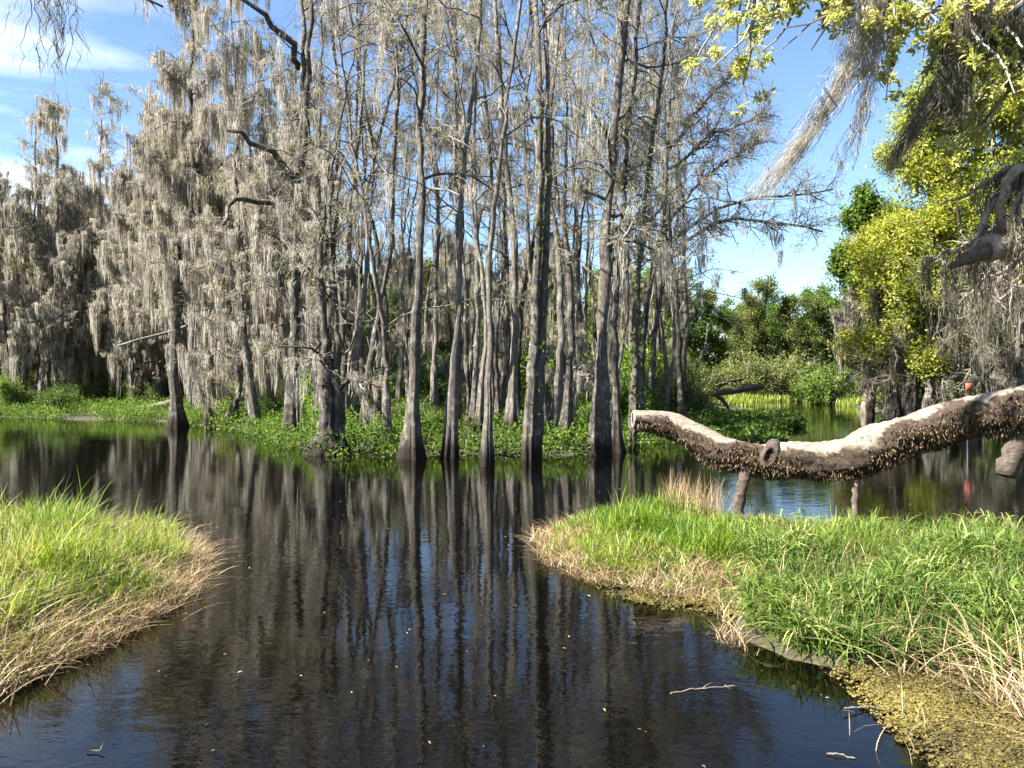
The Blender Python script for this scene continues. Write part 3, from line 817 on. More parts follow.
for j, (px, wpx, hh_, lab) in enumerate([(893, 11, 7, 'pale grey leaning trunk on the right bank, hung with moss'), (911, 13, 8, 'broad pale trunk on the right bank just above the bend of the log'), (926, 8, 8.5, 'thin brown mossy trunk behind the middle of the log'),
                                         (997, 22, 10, 'thick grey trunk wrapped in moss behind the right part of the log'), (1012, 10, 9, 'slim mossy trunk behind the right end of the log')]):
    Y = 29.0 - j
    place_cypress(lab, 'trees of the right bank', path=[P(px, 372 + 1.75 * F / Y, Y), P(px + 4 - 3 * (j % 2), 330, Y), P(px + 8, 280, Y)], seed=80 + j, r0=wpx / 2 / F * Y, H=hh_ * 0.58, limbs=14, moss=0.3 + 0.2 * (j > 2), mossmat='darkmoss', lowlimb=0.35, flare=0.7, lim_len=1.8, mosswidth=0.011, moss_len=(0.5, 1.7), leaf=0.6)  # the moss of these trunks takes the dark copy, shade painted as colour
for (px, py, Y, s, kind, lab) in [(832, 403, 47, 1.9, 'bright', 'round bright green bush overhanging the far water'), (812, 402, 49, 1.3, 'bright', 'low bright green bush left of the round overhanging bush'),
                                  (775, 400, 53, 2.2, 'olive', 'wide olive bush over the dark hollow of the far bank'), (742, 400, 53, 1.9, 'olive', 'olive bush at the left end of the far grassy bank'),
                                  (1005, 400, 25, 1.0, 'bright', 'bright green bush behind the right end of the log'), (925, 400, 33, 1.1, 'yellow', 'yellow-green bush among the pale trunks of the right bank'),
                                  (960, 400, 30, 1.2, 'olive', 'olive bush beside the red marker on the right bank'), (900, 400, 37, 1.5, 'green', 'dark green bush behind the pale trunks of the right bank'),
                                  (895, 400, 30.5, 0.8, 'bright', 'small bright green bush at the foot of the pale trunks'), (952, 400, 29.5, 0.9, 'olive', 'olive bush at the water under the low spreading tree'), (978, 400, 28.5, 1.0, 'bright', 'bright green bush at the water right of the red marker'), (1030, 400, 28, 1.5, 'green', 'dark green bush at the right edge above the log'), (990, 400, 33, 1.6, 'olive', 'olive bush behind the thick moss-wrapped trunk')]:
    place_bush(kind, (px - CX) / F * Y, Y, s, lab, 'bushes along the far and right banks', z=0.1)
for px in np.arange(870, 1100, 32):
    Y = 44 + r.normal() * 3
    dup(ffirst[int(px) % 4], ((px - CX) / F * Y, Y, 0.3), r.random() * 6.28, 0.85 + 0.25 * r.random())


# ------------------------------------------------------------------ banks: grasses, sedges and ground cover
def scatter(r, n, box, cond):
    out = np.zeros((0, 2))
    guard = 0
    while len(out) < n and guard < 400:
        guard += 1
        c = np.stack([box[0] + (box[1] - box[0]) * r.random(n), box[2] + (box[3] - box[2]) * r.random(n)], 1)
        out = np.concatenate([out, c[cond(c[:, 0], c[:, 1])]])
    return out[:n]


def blades(mb, r, xy, h, w, lean=0.35, tint=None, k=5, mat=0, wind=(0.05, 0.0), prof=(0.8, 1, 0.85, 0.55, 0.05), z0=None, curl=1.7):
    n = len(xy)
    z = ground_z(xy[:, 0], xy[:, 1]) if z0 is None else np.full(n, z0)
    a = r.random(n) * 2 * np.pi
    ln = lean * (0.3 + r.random(n) * 1.2)
    d = np.stack([np.cos(a) * ln + wind[0], np.sin(a) * ln + wind[1]], 1)
    t = np.linspace(0, 1, k)
    p = np.empty((n, k, 3))
    p[:, :, 0] = xy[:, :1] + d[:, :1] * h[:, None] * t[None] ** curl
    p[:, :, 1] = xy[:, 1:] + d[:, 1:] * h[:, None] * t[None] ** curl
    p[:, :, 2] = np.maximum(z, -0.02)[:, None] + h[:, None] * (t[None] - 0.45 * np.minimum(ln, 1.0)[:, None] * t[None] ** 2.4)
    side = np.stack([-np.sin(a) + 0.5 * r.normal(size=n), np.cos(a) + 0.5 * r.normal(size=n), 0.15 * r.normal(size=n)], 1)
    w = np.broadcast_to(np.asarray(w, float), (n,))
    ribbons(mb, p, w[:, None] * np.asarray(prof)[None, :k], side, mat, r.random(n) if tint is None else tint)


r = np.random.default_rng(5)
mound_s = lambda x, y: sdist(x, y, MOUND) + 0.10 * wave(x, y)
bank_s = lambda x, y: sdist(x, y, BANK) + 0.10 * wave(x, y)
patch = lambda x, y: 0.5 + 0.28 * np.sin(x * 3.1 + 1.2 * np.sin(y * 2.3)) + 0.22 * np.sin(y * 4.1 - x * 1.9)

lump = lambda x, y: 0.5 + 0.25 * np.sin(x * 5.3 + 2 * np.sin(y * 3.1)) + 0.25 * np.sin(y * 6.7 - x * 2.9 + 1.5 * np.sin(x * 4.1))
# left grass mound
mb = MB()
xy = scatter(r, 30000, (-7.5, -2.2, 4.2, 9.4), lambda x, y: (mound_s(x, y) > 0.06 + 0.35 * np.clip(6.0 - y, 0, 1) * (0.3 + 1.4 * lump(x, y))) & (x > -0.66 * y - 0.6))
h = (0.20 + 0.34 * r.random(len(xy)) ** 1.3) * np.clip(0.6 + mound_s(xy[:, 0], xy[:, 1]) * 0.6, 0.5, 1.1) * (0.45 + 0.95 * lump(xy[:, 0], xy[:, 1])) * (1 + 0.5 * (r.random(len(xy)) < 0.04))
blades(mb, r, xy, h * 0.88, 0.0024 + 0.0034 * r.random(len(xy)), 0.5, wind=(0.0, 0.0), tint=np.clip(0.15 + 0.55 * patch(xy[:, 0], xy[:, 1]) + 0.33 * r.normal(size=len(xy)), 0, 1))
tag(mb.build('grass', M['grass'], smooth=False), 'tall bright green grass covering the low mound at the left', 'grass', kind='stuff')
mb = MB()
xy = scatter(r, 16000, (-7.5, -2.0, 3.9, 9.4), lambda x, y: (mound_s(x, y) > -0.12) & (x > -0.66 * y - 0.6) & (r.random(x.shape) < np.clip(1.0 - mound_s(x, y) * 1.1 + 0.25 * (y < 6), 0.30 + 0.5 * (patch(x * 1.3, y * 1.3 + 2) > 0.6), 1)))
ms = mound_s(xy[:, 0], xy[:, 1])
blades(mb, r, xy, (0.08 + 0.24 * r.random(len(xy)) ** 1.6) * (1 + 1.0 * np.clip(ms, 0, 1)), 0.0012 + 0.0022 * r.random(len(xy)), 1.25, wind=(0.0, -0.05), curl=1.3)
xy = scatter(r, 420, (-4.2, -2.0, 4.2, 7.8), lambda x, y: (np.abs(ms.mean() * 0 + mound_s(x, y)) < 0.25))
blades(mb, r, xy[:160], 0.12 + 0.2 * r.random(160), 0.002 + 0.003 * r.random(160), 1.0, wind=(0.3, -0.1), curl=1.0, tint=0.35 + 0.5 * r.random(160))
tag(mb.build('dry_grass', M['straw'], smooth=False), 'matted tan dead grass and stalks skirting the left mound', 'dry grass', kind='stuff')

# right bank: fine grass on the far half, broad sedge on the near half
mb = MB()
infr = lambda x, y: x < 0.66 * y + 0.8
xy = scatter(r, 34000, (0.0, 7.2, 5.0, 10.3), lambda x, y: (bank_s(x, y) > 0.12) & infr(x, y) & ((y > 6.9) | (x < 2.0)) & (bank_s(x, y) > 0.12 + 0.35 * (y < 7.2)))
bs = bank_s(xy[:, 0], xy[:, 1])
h = (0.13 + 0.25 * r.random(len(xy)) ** 1.3) * np.clip(0.6 + bs * 0.6, 0.55, 1.1) * (0.4 + 1.0 * lump(xy[:, 0], xy[:, 1])) * (1 + 0.5 * (r.random(len(xy)) < 0.04)) * (1 - 0.75 * np.exp(-((xy[:, 0] - 2.5) / 0.40) ** 2 - ((xy[:, 1] - 8.9) / 1.0) ** 2))
blades(mb, r, xy, h * 0.9, 0.0028 + 0.0036 * r.random(len(xy)), 0.55, wind=(0.0, 0.0), tint=np.clip(0.1 + 0.5 * patch(xy[:, 0], xy[:, 1]) + 0.25 * r.normal(size=len(xy)), 0, 1))
tag(mb.build('grass', M['grass'], smooth=False), 'fresh green grass under and behind the raised log on the right bank', 'grass', kind='stuff')
mb = MB()
xy = scatter(r, 36000, (1.4, 6.8, 4.6, 8.3), lambda x, y: (bank_s(x, y) > 0.05) & infr(x, y) & ((x > 2.0) | (y < 6.2)) & ((y < 7.6) | (r.random(x.shape) < 0.4)) & ~((x > 2.45) & (y < 4.7)))
zst = r.random(len(xy)) ** 0.8 * 0.24 * (0.3 + 1.0 * lump(xy[:, 0] * 0.8, xy[:, 1] * 0.8))
a = r.random(len(xy)) * 6.283; el = 0.3 + 0.9 * r.random(len(xy))
L = 0.14 + 0.17 * r.random(len(xy)); t = np.linspace(0, 1, 5)
d = np.stack([np.cos(a), np.sin(a)], 1)
hor = L[:, None] * np.cos(el)[:, None] * t[None]
ver = L[:, None] * (np.sin(el)[:, None] * t[None] - (0.25 + 0.5 * r.random((len(xy), 1))) * t[None] ** 2.2)
p = np.empty((len(xy), 5, 3)); p[:, :, 0] = xy[:, :1] + d[:, :1] * hor; p[:, :, 1] = xy[:, 1:] + d[:, 1:] * hor
p[:, :, 2] = (np.maximum(ground_z(xy[:, 0], xy[:, 1]), 0) + zst)[:, None] + ver
ribbons(mb, p, (0.0034 + 0.0038 * r.random(len(xy)))[:, None] * np.array([0.5, 1, 0.95, 0.6, 0.05])[None], np.stack([-d[:, 1], d[:, 0], 0.4 * r.normal(size=len(xy))], 1),
        tint=np.clip(0.1 + 1.3 * zst + 0.4 * patch(xy[:, 0] * 1.4, xy[:, 1] * 1.4) + 0.24 * r.normal(size=len(xy)), 0, 1))
blades_dead = xy[1::9]
xy2 = xy[::5]
blades(mb, r, xy2, 0.15 + 0.25 * r.random(len(xy2)), 0.003, 0.25, tint=0.3 + 0.4 * r.random(len(xy2)))
tag(mb.build('sedge', M['sedge'], smooth=False), 'dense leafy green sedge filling the near part of the right bank', 'sedge', kind='stuff')
mb = MB()
xy = scatter(r, 9500, (-0.1, 4.6, 4.6, 10.3), lambda x, y: (bank_s(x, y) > -0.15) & (bank_s(x, y) < 1.6) & ~((x > 1.55) & (y < 6.4)) & ((bank_s(x, y) < 0.42) | (r.random(x.shape) < 0.3 + 0.5 * (patch(x * 1.3, y * 1.3) > 0.6))) & infr(x, y) & ((y < 8.8) | (r.random(x.shape) < 0.5)))
blades(mb, r, xy, 0.06 + 0.20 * r.random(len(xy)) ** 1.7, 0.0012 + 0.0024 * r.random(len(xy)), 1.3, wind=(0.0, -0.05), curl=1.3)
xy = scatter(r, 420, (1.7, 2.35, 9.0, 10.1), lambda x, y: bank_s(x, y) > 0)
blades(mb, r, xy, 0.3 + 0.35 * r.random(len(xy)), 0.003, 0.3, tint=0.3 + 0.4 * r.random(len(xy)))
blades(mb, r, blades_dead, 0.15 + 0.3 * r.random(len(blades_dead)), 0.0012 + 0.002 * r.random(len(blades_dead)), 0.7)
xy = scatter(r, 520, (2.2, 3.0, 3.4, 5.0), lambda x, y: bank_s(x, y) > -0.12)
blades(mb, r, xy, 0.15 + 0.40 * r.random(len(xy)), 0.0015 + 0.003 * r.random(len(xy)), 1.0, wind=(-0.3, 0.1), curl=1.1, tint=0.3 + 0.6 * r.random(len(xy)))
xy = scatter(r, 26, (1.6, 2.5, 3.7, 4.5), lambda x, y: bank_s(x, y) < 0.0)
blades(mb, r, xy, 0.08 + 0.22 * r.random(len(xy)), 0.0022, 1.0, tint=0.2 + 0.5 * r.random(len(xy)), z0=0.0)
tag(mb.build('dry_grass', M['straw'], smooth=False), 'tan dead grass and bent stalks along the water side of the right bank', 'dry grass', kind='stuff')

def tufts(mb, r, xy, m, h, w, tint=None):
    c = np.repeat(xy, m, 0) + r.normal(size=(len(xy) * m, 2)) * 0.03
    hh = np.repeat(h * (0.5 + r.random(len(xy))), m) * (0.5 + 0.7 * r.random(len(c)))
    ti = np.clip(np.repeat(r.random(len(xy)), m) * 0.8 + 0.25 * r.normal(size=len(c)), 0, 1) if tint is None else tint
    blades(mb, r, c, hh, w * (0.5 + r.random(len(c))), 0.75, tint=ti, curl=1.4)


for poly, box_, cond, nm, m_ in [(MOUND, (-4.6, -2.2, 4.1, 8.6), lambda x, y: x > -0.66 * y - 0.4, 520, 'left'), (BANK, (0.0, 3.0, 4.7, 10.0), lambda x, y: ~((x > 1.5) & (y < 6.3)), 330, 'right')]:
    for mat_, n_, hgt, lo, hi, nme, lab_ in [('straw', nm, 0.17, -0.1, 0.42, 'dry_grass', 'brown dead grass tufts at the foot of the green grass on the %s' % ('mound' if m_ == 'left' else 'bank')),
                                             ('grass', int(nm * 0.55), 0.17, -0.02, 0.5, 'grass', 'scattered fresh green tufts growing through the dead grass of the %s' % ('mound' if m_ == 'left' else 'bank'))]:
        mb = MB()
        xy = scatter(r, n_, box_, lambda x, y: (sdist(x, y, poly) + 0.1 * wave(x, y) > lo) & (sdist(x, y, poly) < hi) & cond(x, y))
        tufts(mb, r, xy, 16, hgt, 0.0022 if mat_ == 'straw' else 0.0035)
        tag(mb.build(nme, M[mat_], smooth=False), lab_, 'dry grass' if mat_ == 'straw' else 'grass', kind='stuff')

# floating algae mat: thousands of flakes
mb = MB()


def flakes(n, poly, edge, zlo, zhi, s):
    s = s * 0.5
    bx = (poly[:, 0].min(), poly[:, 0].max(), poly[:, 1].min(), poly[:, 1].max())
    xy = scatter(r, n, bx, lambda x, y: (sdist(x, y, poly) + 0.16 * wave(x * 3, y * 3) > edge - 0.22 * r.random(x.shape) ** 4) & (wave(x * 5 + 3, y * 9) + 0.5 * r.normal(size=x.shape) < 0.12 + 0.9 * np.clip(sdist(x, y, poly) * 2, 0, 1)))
    m = len(xy)
    a = r.random((m, 1)) * 6.28 + np.linspace(0, 6.28, 7)[None, :6]
    rr = s * (0.4 + 0.9 * r.random((m, 1))) * (0.7 + 0.6 * r.random((m, 6)))
    V = np.empty((m, 6, 3)); V[:, :, 0] = xy[:, :1] + np.cos(a) * rr * 1.3; V[:, :, 1] = xy[:, 1:] + np.sin(a) * rr
    V[:, :, 2] = (zlo + (zhi - zlo) * r.random((m, 1))) + 0.004 * r.normal(size=(m, 6))
    b = (np.arange(m) * 6)[:, None]
    q = np.concatenate([b + np.array([0, 1, 2, 3]), b + np.array([0, 3, 4, 5])])
    mb.add(V.reshape(-1, 3), q, None, 0, np.repeat(np.clip(0.5 + 0.35 * wave(xy[:, 0] * 2.2, xy[:, 1] * 2.2) + 0.22 * r.normal(size=m), 0, 1), 6))


flakes(44000, np.array([(1.87, 4.72), (2.12, 5.02), (2.9, 5.1), (2.9, 3.4), (2.2, 3.5), (1.98, 4.05)]), 0.0, 0.004, 0.02, 0.016)
flakes(15000, np.array([(0.75, 7.2), (1.6, 7.1), (1.95, 6.5), (1.72, 6.15), (1.2, 6.65), (0.7, 7.0)]), -0.02, 0.004, 0.02, 0.016)
tag(mb.build('algae_mat', M['algae'], smooth=False), 'mustard yellow mat of floating algae beside the right bank', 'algae', kind='stuff')

mb = MB()
xy = scatter(r, 260, (-4.5, 6, 3.6, 17), lambda x, y: land(x, y)[0] < -0.05)
c = np.c_[xy, np.full(len(xy), 0.006)]
a_ = r.random(len(xy)) * 6.283
d_ = np.c_[np.cos(a_), np.sin(a_), 0.05 * r.normal(size=len(xy))]
leaves(mb, c, 0.012 + 0.03 * r.random(len(xy)) ** 2, r, aspect=0.4, dirs=d_, up=30)
tag(mb.build('floating_leaves', M['straw'], smooth=False), 'scattered bits of dead leaf and straw drifting on the dark water', 'floating leaves', kind='stuff')

# leafy ground cover under the cypresses and along their shore
mb = MB()
xy = scatter(r, 7000, (-26, 9, 17.5, 42), lambda x, y: (land(x, y)[1] > -0.25) & (land(x, y)[1] < 7) & (x < 0.2 * y + 1.5) & (x > -0.66 * y) & (r.random(x.shape) < np.clip(1.1 - 0.14 * land(x, y)[1], 0.1, 1)) & (patch(x * 0.5, y * 0.5) > 0.30))
cnt = 16
sz = np.repeat(0.55 + 0.9 * r.random(len(xy)), cnt)
c = np.repeat(np.c_[xy, np.maximum(ground_z(xy[:, 0], xy[:, 1]), 0)], cnt, 0)
c = c + r.normal(size=c.shape) * np.array([0.16, 0.16, 0]) * sz[:, None]; c[:, 2] += r.random(len(c)) * 0.38 * sz
leaves(mb, c, 0.05 + 0.055 * r.random(len(c)), r, tint=np.clip(np.repeat(r.random(len(xy)), cnt) * 0.7 + 0.3 * r.random(len(c)), 0, 1), aspect=0.55, up=0.8)
tag(mb.build('ground_cover', M['cover'], smooth=False), 'light green leafy plants carpeting the cypress shore', 'ground cover', kind='stuff')
mb = MB()
xy = scatter(r, 2600, (4.5, 12, 21, 34), lambda x, y: (land(x, y)[1] > -2.6) & (land(x, y)[1] < 0.6) & (patch(x * 0.9, y * 0.5) > 0.45) & (x > 5.2) & (x < 0.33 * y + 0.3))
c = np.repeat(np.c_[xy, np.maximum(ground_z(xy[:, 0], xy[:, 1]), 0)], 7, 0); c = c + r.normal(size=c.shape) * np.array([0.12, 0.12, 0]); c[:, 2] += 0.02 + 0.16 * r.random(len(c))
leaves(mb, c, 0.12 + 0.08 * r.random(len(c)), r, aspect=0.6, up=1.0)
tag(mb.build('water_plants', M['green'], smooth=False), 'low green floating plants on the water beyond the log', 'water plants', kind='stuff')
mb = MB()
xy = scatter(r, 9000, (10, 20, 44, 56), lambda x, y: (land(x, y)[1] > -0.4) & (land(x, y)[1] < 4.5))
blades(mb, r, xy, 0.25 + 0.35 * r.random(len(xy)), 0.02, 0.4)
tag(mb.build('grass', M['grass'], smooth=False), 'sunlit strip of grass on the far bank at the end of the water', 'grass', kind='stuff')


# ------------------------------------------------------------------ the raised log
def sstep(x, a, b):
    t = np.clip((x - a) / (b - a), 0, 1); return t * t * (3 - 2 * t)


def log_mat():
    m = M['logbark']; nt = m.node_tree
    pb = [n for n in nt.nodes if n.type == 'BSDF_PRINCIPLED'][0]
    src = pb.inputs['Base Color'].links[0].from_socket
    tc = N(nt, 'ShaderNodeTexCoord')
    mp = N(nt, 'ShaderNodeMapping'); mp.inputs['Scale'].default_value = (2.2, 16, 16)
    nt.links.new(tc.outputs['Object'], mp.inputs[0])
    n1 = N(nt, 'ShaderNodeTexNoise'); n1.inputs['Scale'].default_value = 2.0; n1.inputs['Detail'].default_value = 7; n1.inputs['Roughness'].default_value = 0.7
    nt.links.new(mp.outputs[0], n1.inputs['Vector'])
    rp = ramp(nt, [(0.28, (0.075, 0.055, 0.04)), (0.5, (0.215, 0.178, 0.14)), (0.72, (0.32, 0.28, 0.23))]); nt.links.new(n1.outputs[0], rp.inputs[0])
    at = N(nt, 'ShaderNodeAttribute', attribute_name='tint')
    n2 = N(nt, 'ShaderNodeTexNoise'); n2.inputs['Scale'].default_value = 9.0; n2.inputs['Detail'].default_value = 6
    nt.links.new(tc.outputs['Object'], n2.inputs['Vector'])
    a = N(nt, 'ShaderNodeMath', operation='MULTIPLY_ADD'); a.inputs[1].default_value = 1.1; a.inputs[2].default_value = -0.55
    nt.links.new(n2.outputs[0], a.inputs[0])
    b = N(nt, 'ShaderNodeMath', operation='ADD'); nt.links.new(a.outputs[0], b.inputs[0]); nt.links.new(at.outputs['Fac'], b.inputs[1])
    r2 = ramp(nt, [(0.25, (0, 0, 0)), (0.75, (1, 1, 1))]); nt.links.new(b.outputs[0], r2.inputs[0])
    mx = N(nt, 'ShaderNodeMixRGB'); nt.links.new(r2.outputs[0], mx.inputs[0]); nt.links.new(src, mx.inputs[1]); nt.links.new(rp.outputs[0], mx.inputs[2])
    nt.links.new(mx.outputs[0], pb.inputs['Base Color'])
    return m


def build_log():
    r = np.random.default_rng(21)
    pro = [(634, 419, 10.3, 10.5), (650, 419.5, 10.3, 10.5), (675, 424, 10.25, 12.5), (694, 434, 10.15, 14), (718, 450, 10.0, 16.5), (741, 455, 9.9, 17), (761, 459, 9.8, 17), (780, 458.5, 9.7, 19), (819, 457, 9.5, 19),
           (851, 457, 9.3, 23), (874, 446, 9.2, 24), (897, 438, 9.1, 23.5), (921, 429, 9.0, 21), (960, 417, 8.8, 20), (1014, 407, 8.5, 23), (1080, 396, 8.2, 27), (1150, 385, 8.0, 33)]
    ax = np.array([P(a, b, Y) for a, b, Y, _ in pro]); rr = np.array([c / F * Y * 0.92 for _, _, Y, c in pro])
    d = np.r_[0, np.cumsum(np.linalg.norm(np.diff(ax, axis=0), axis=1))]
    K = 170; s = np.linspace(0, d[-1], K)
    A = np.stack([np.interp(s, d, ax[:, i]) for i in range(3)], 1); rad = np.interp(s, d, rr)
    for _ in range(5):
        A[1:-1] = 0.25 * A[:-2] + 0.5 * A[1:-1] + 0.25 * A[2:]; rad[1:-1] = 0.25 * rad[:-2] + 0.5 * rad[1:-1] + 0.25 * rad[2:]
    base = A[0] * 0 + np.array([float(A[K // 2, 0]), 9.3, 0.0])
    SD = 40
    th = np.linspace(0, 2 * np.pi, SD, endpoint=False)
    tan = norm(np.gradient(A, axis=0)); u = norm(np.cross(tan, np.array([0, 0, 1.0]))); v = np.cross(u, tan)   # u points to the camera side, v up
    nz = (0.05 * np.cos(3 * th[None] + s[:, None] * 2.1) + 0.05 * np.cos(5 * th[None] - s[:, None] * 3.7) + 0.03 * np.cos(9 * th[None] + s[:, None] * 9) + 0.05 * np.sin(s * 7.3)[:, None] + 0.025 * r.normal(size=(K, SD)))
    Rr = rad[:, None] * (1 + nz)
    Rr *= 1 - 0.12 * np.clip(np.sin(th), 0, 1)[None] ** 3
    dirs = np.cos(th)[None, :, None] * u[:, None, :] + np.sin(th)[None, :, None] * v[:, None, :]
    V = A[:, None, :] + Rr[..., None] * dirs
    i = np.arange(K - 1)[:, None] * SD; j = np.arange(SD)[None]; j2 = (j + 1) % SD
    q = np.stack([i + j, i + j2, i + SD + j2, i + SD + j], -1).reshape(-1, 4)[:, ::-1]
    topness = np.sin(th)[None] + 0.28 * np.sin(s * 3.1)[:, None] + 0.18 * np.sin(s * 11 + 1)[:, None] + 0.16 * np.cos(th * 4)[None] * np.sin(s * 5)[:, None] + 0.08 * r.normal(size=(K, SD))
    lim = np.interp(s, d[[0, 3, 5, 7, 10, 13, 16]], [0.62, 0.62, 0.72, 0.55, 0.60, 0.64, 1.0])
    bare = sstep(topness, lim[:, None] - 0.34, lim[:, None] + 0.22).ravel()
    L = MB(); L.add(V.reshape(-1, 3), q, None, 0, bare)
    # sawn, half hollow left end
    n0 = -tan[0]
    ring0 = V[0]; c0 = ring0.mean(0)
    rings = [ring0, c0 + (ring0 - c0) * 0.92 + n0 * 0.02, c0 + (ring0 - c0) * 0.62 + n0 * 0.015 + np.array([0, 0, 0.01])]
    inner = c0 + (ring0 - c0) * 0.38 - n0 * 0.12 + np.array([0, 0, 0.012])
    base_i = 0
    E = np.concatenate(rings + [inner, (c0 - n0 * 0.14)[None]])
    jj = np.arange(SD); jj2 = (jj + 1) % SD
    qs = np.concatenate([np.stack([jj + k * SD, jj2 + k * SD, jj2 + (k + 1) * SD, jj + (k + 1) * SD], -1) for k in range(3)])
    ms = np.r_[np.ones(2 * SD, int), np.full(SD, 2)]
    tr_ = np.stack([jj + 3 * SD, jj2 + 3 * SD, np.full(SD, 4 * SD)], -1)
    L.add(E, qs, None, ms); L.add(E, None, tr_, 2)
    t = thing('fallen_log', base, 'heavy bent log propped above the grass, bleached on top, shaggy brown fern on its sides', 'log')
    L.build('trunk', [log_mat(), M['deadwood'], M['hollow']], t, base)
    # shaggy dry resurrection fern on the flanks and below
    Fm = MB()
    n = 30000
    ki = r.integers(2, K - 2, n); a = r.random(n) * 2 * np.pi
    tn = np.sin(a) + 0.25 * np.sin(s[ki] * 3.1) + 0.15 * np.sin(s[ki] * 11 + 1)
    rag = np.sin(s[ki] * 7 + 2 * np.sin(a * 3)) * np.sin(s[ki] * 3.3 + a * 2)
    lo = 0.15 + 0.35 * np.sin(s[ki] * 1.9) + 0.2 * np.sin(s[ki] * 4.3 + 1) - 0.5 * (s[ki] < 1.0)
    keep = ((tn < lo) & (r.random(n) < 0.55 + 0.4 * rag)) | ((tn < 0.45) & (r.random(n) < 0.06))
    ki, a = ki[keep], a[keep]
    dd = np.cos(a)[:, None] * u[ki] + np.sin(a)[:, None] * v[ki]
    pp = A[ki] + dd * (rad[ki] * (0.98 + 0.10 * r.random(len(ki)) + 0.16 * np.clip(rag[keep], 0, 1) * (np.sin(a) < 0.1)))[:, None] + tan[ki] * r.normal(size=(len(ki), 1)) * 0.02
    ldir = norm(dd * 0.8 + np.array([0, 0, -0.75]) + r.normal(size=dd.shape) * 0.45)
    leaves(Fm, pp, 0.022 + 0.04 * r.random(len(ki)), r, tint=np.clip(r.beta(1.3, 2.4, len(ki)), 0, 1), aspect=0.4, dirs=ldir)
    Fm.build('dry_fern', M['fern'], t, base, smooth=False)
    # knot hole facing the camera
    Kn = MB()
    kp = P(770, 456, 9.55)
    n0 = norm(np.array([-0.35, -1, 0.05])); uu = norm(np.cross(n0, [0, 0, 1.0])); vv = np.cross(uu, n0)
    th2 = np.linspace(0, 2 * np.pi, 18, endpoint=False)
    prof = [(0.17, -0.12), (0.145, -0.02), (0.112, 0.022), (0.085, 0.026), (0.058, 0.0), (0.045, -0.08)]
    W = []
    for rr_, dp in prof:
        sq = 1 + 0.22 * np.cos(2 * th2 + 1.9) + 0.05 * r.normal(size=18)
        W.append(kp + n0 * dp + (np.cos(th2) * rr_ * 0.78 * sq)[:, None] * uu + (np.sin(th2) * rr_ * sq)[:, None] * vv)
    W.append((kp - n0 * 0.06)[None])
    W = np.concatenate(W)
    jj = np.arange(18); jj2 = (jj + 1) % 18
    qs = np.concatenate([np.stack([jj + k * 18, jj2 + k * 18, jj2 + (k + 1) * 18, jj + (k + 1) * 18], -1) for k in range(5)])
    Kn.add(W, qs, None, np.r_[np.zeros(54, int), np.ones(36, int)]); Kn.add(W, None, np.stack([jj + 90, jj2 + 90, np.full(18, 108)], -1), 1)
    Kn.build('knot_hole', [M['oakend'], M['hollow']], t, base)
    # the branches it rests on
    for pts, r0, r1, m in [([P(747, 468, 9.8), P(745, 480, 9.75), P(741, 495, 9.72), P(738, 524, 9.70)], 0.075, 0.062, 'oakend'),
                           ([P(858, 478, 9.2), P(857, 495, 9.2), P(853, 525, 9.15)], 0.035, 0.04, 'oakend'),
                           ([P(1030, 415, 8.5), P(1021, 440, 8.5), P(1012, 458, 8.5), P(1006, 476, 8.5)], 0.125, 0.10, 'oakend')]:
        B = MB(); e = smooth_path(pts, 12); e[1:-1] += r.normal(size=(10, 3)) * 0.006
        tubes(B, e, np.linspace(r0, r1, 12) * (1 + 0.08 * r.normal(size=12)), 12)
        B.build('prop_branch', M[m], t, base)
    return t


build_log()

# ------------------------------------------------------------------ the live oak standing just outside the picture on the right
oak_base = np.array([7.3, 8.3, 0.0])


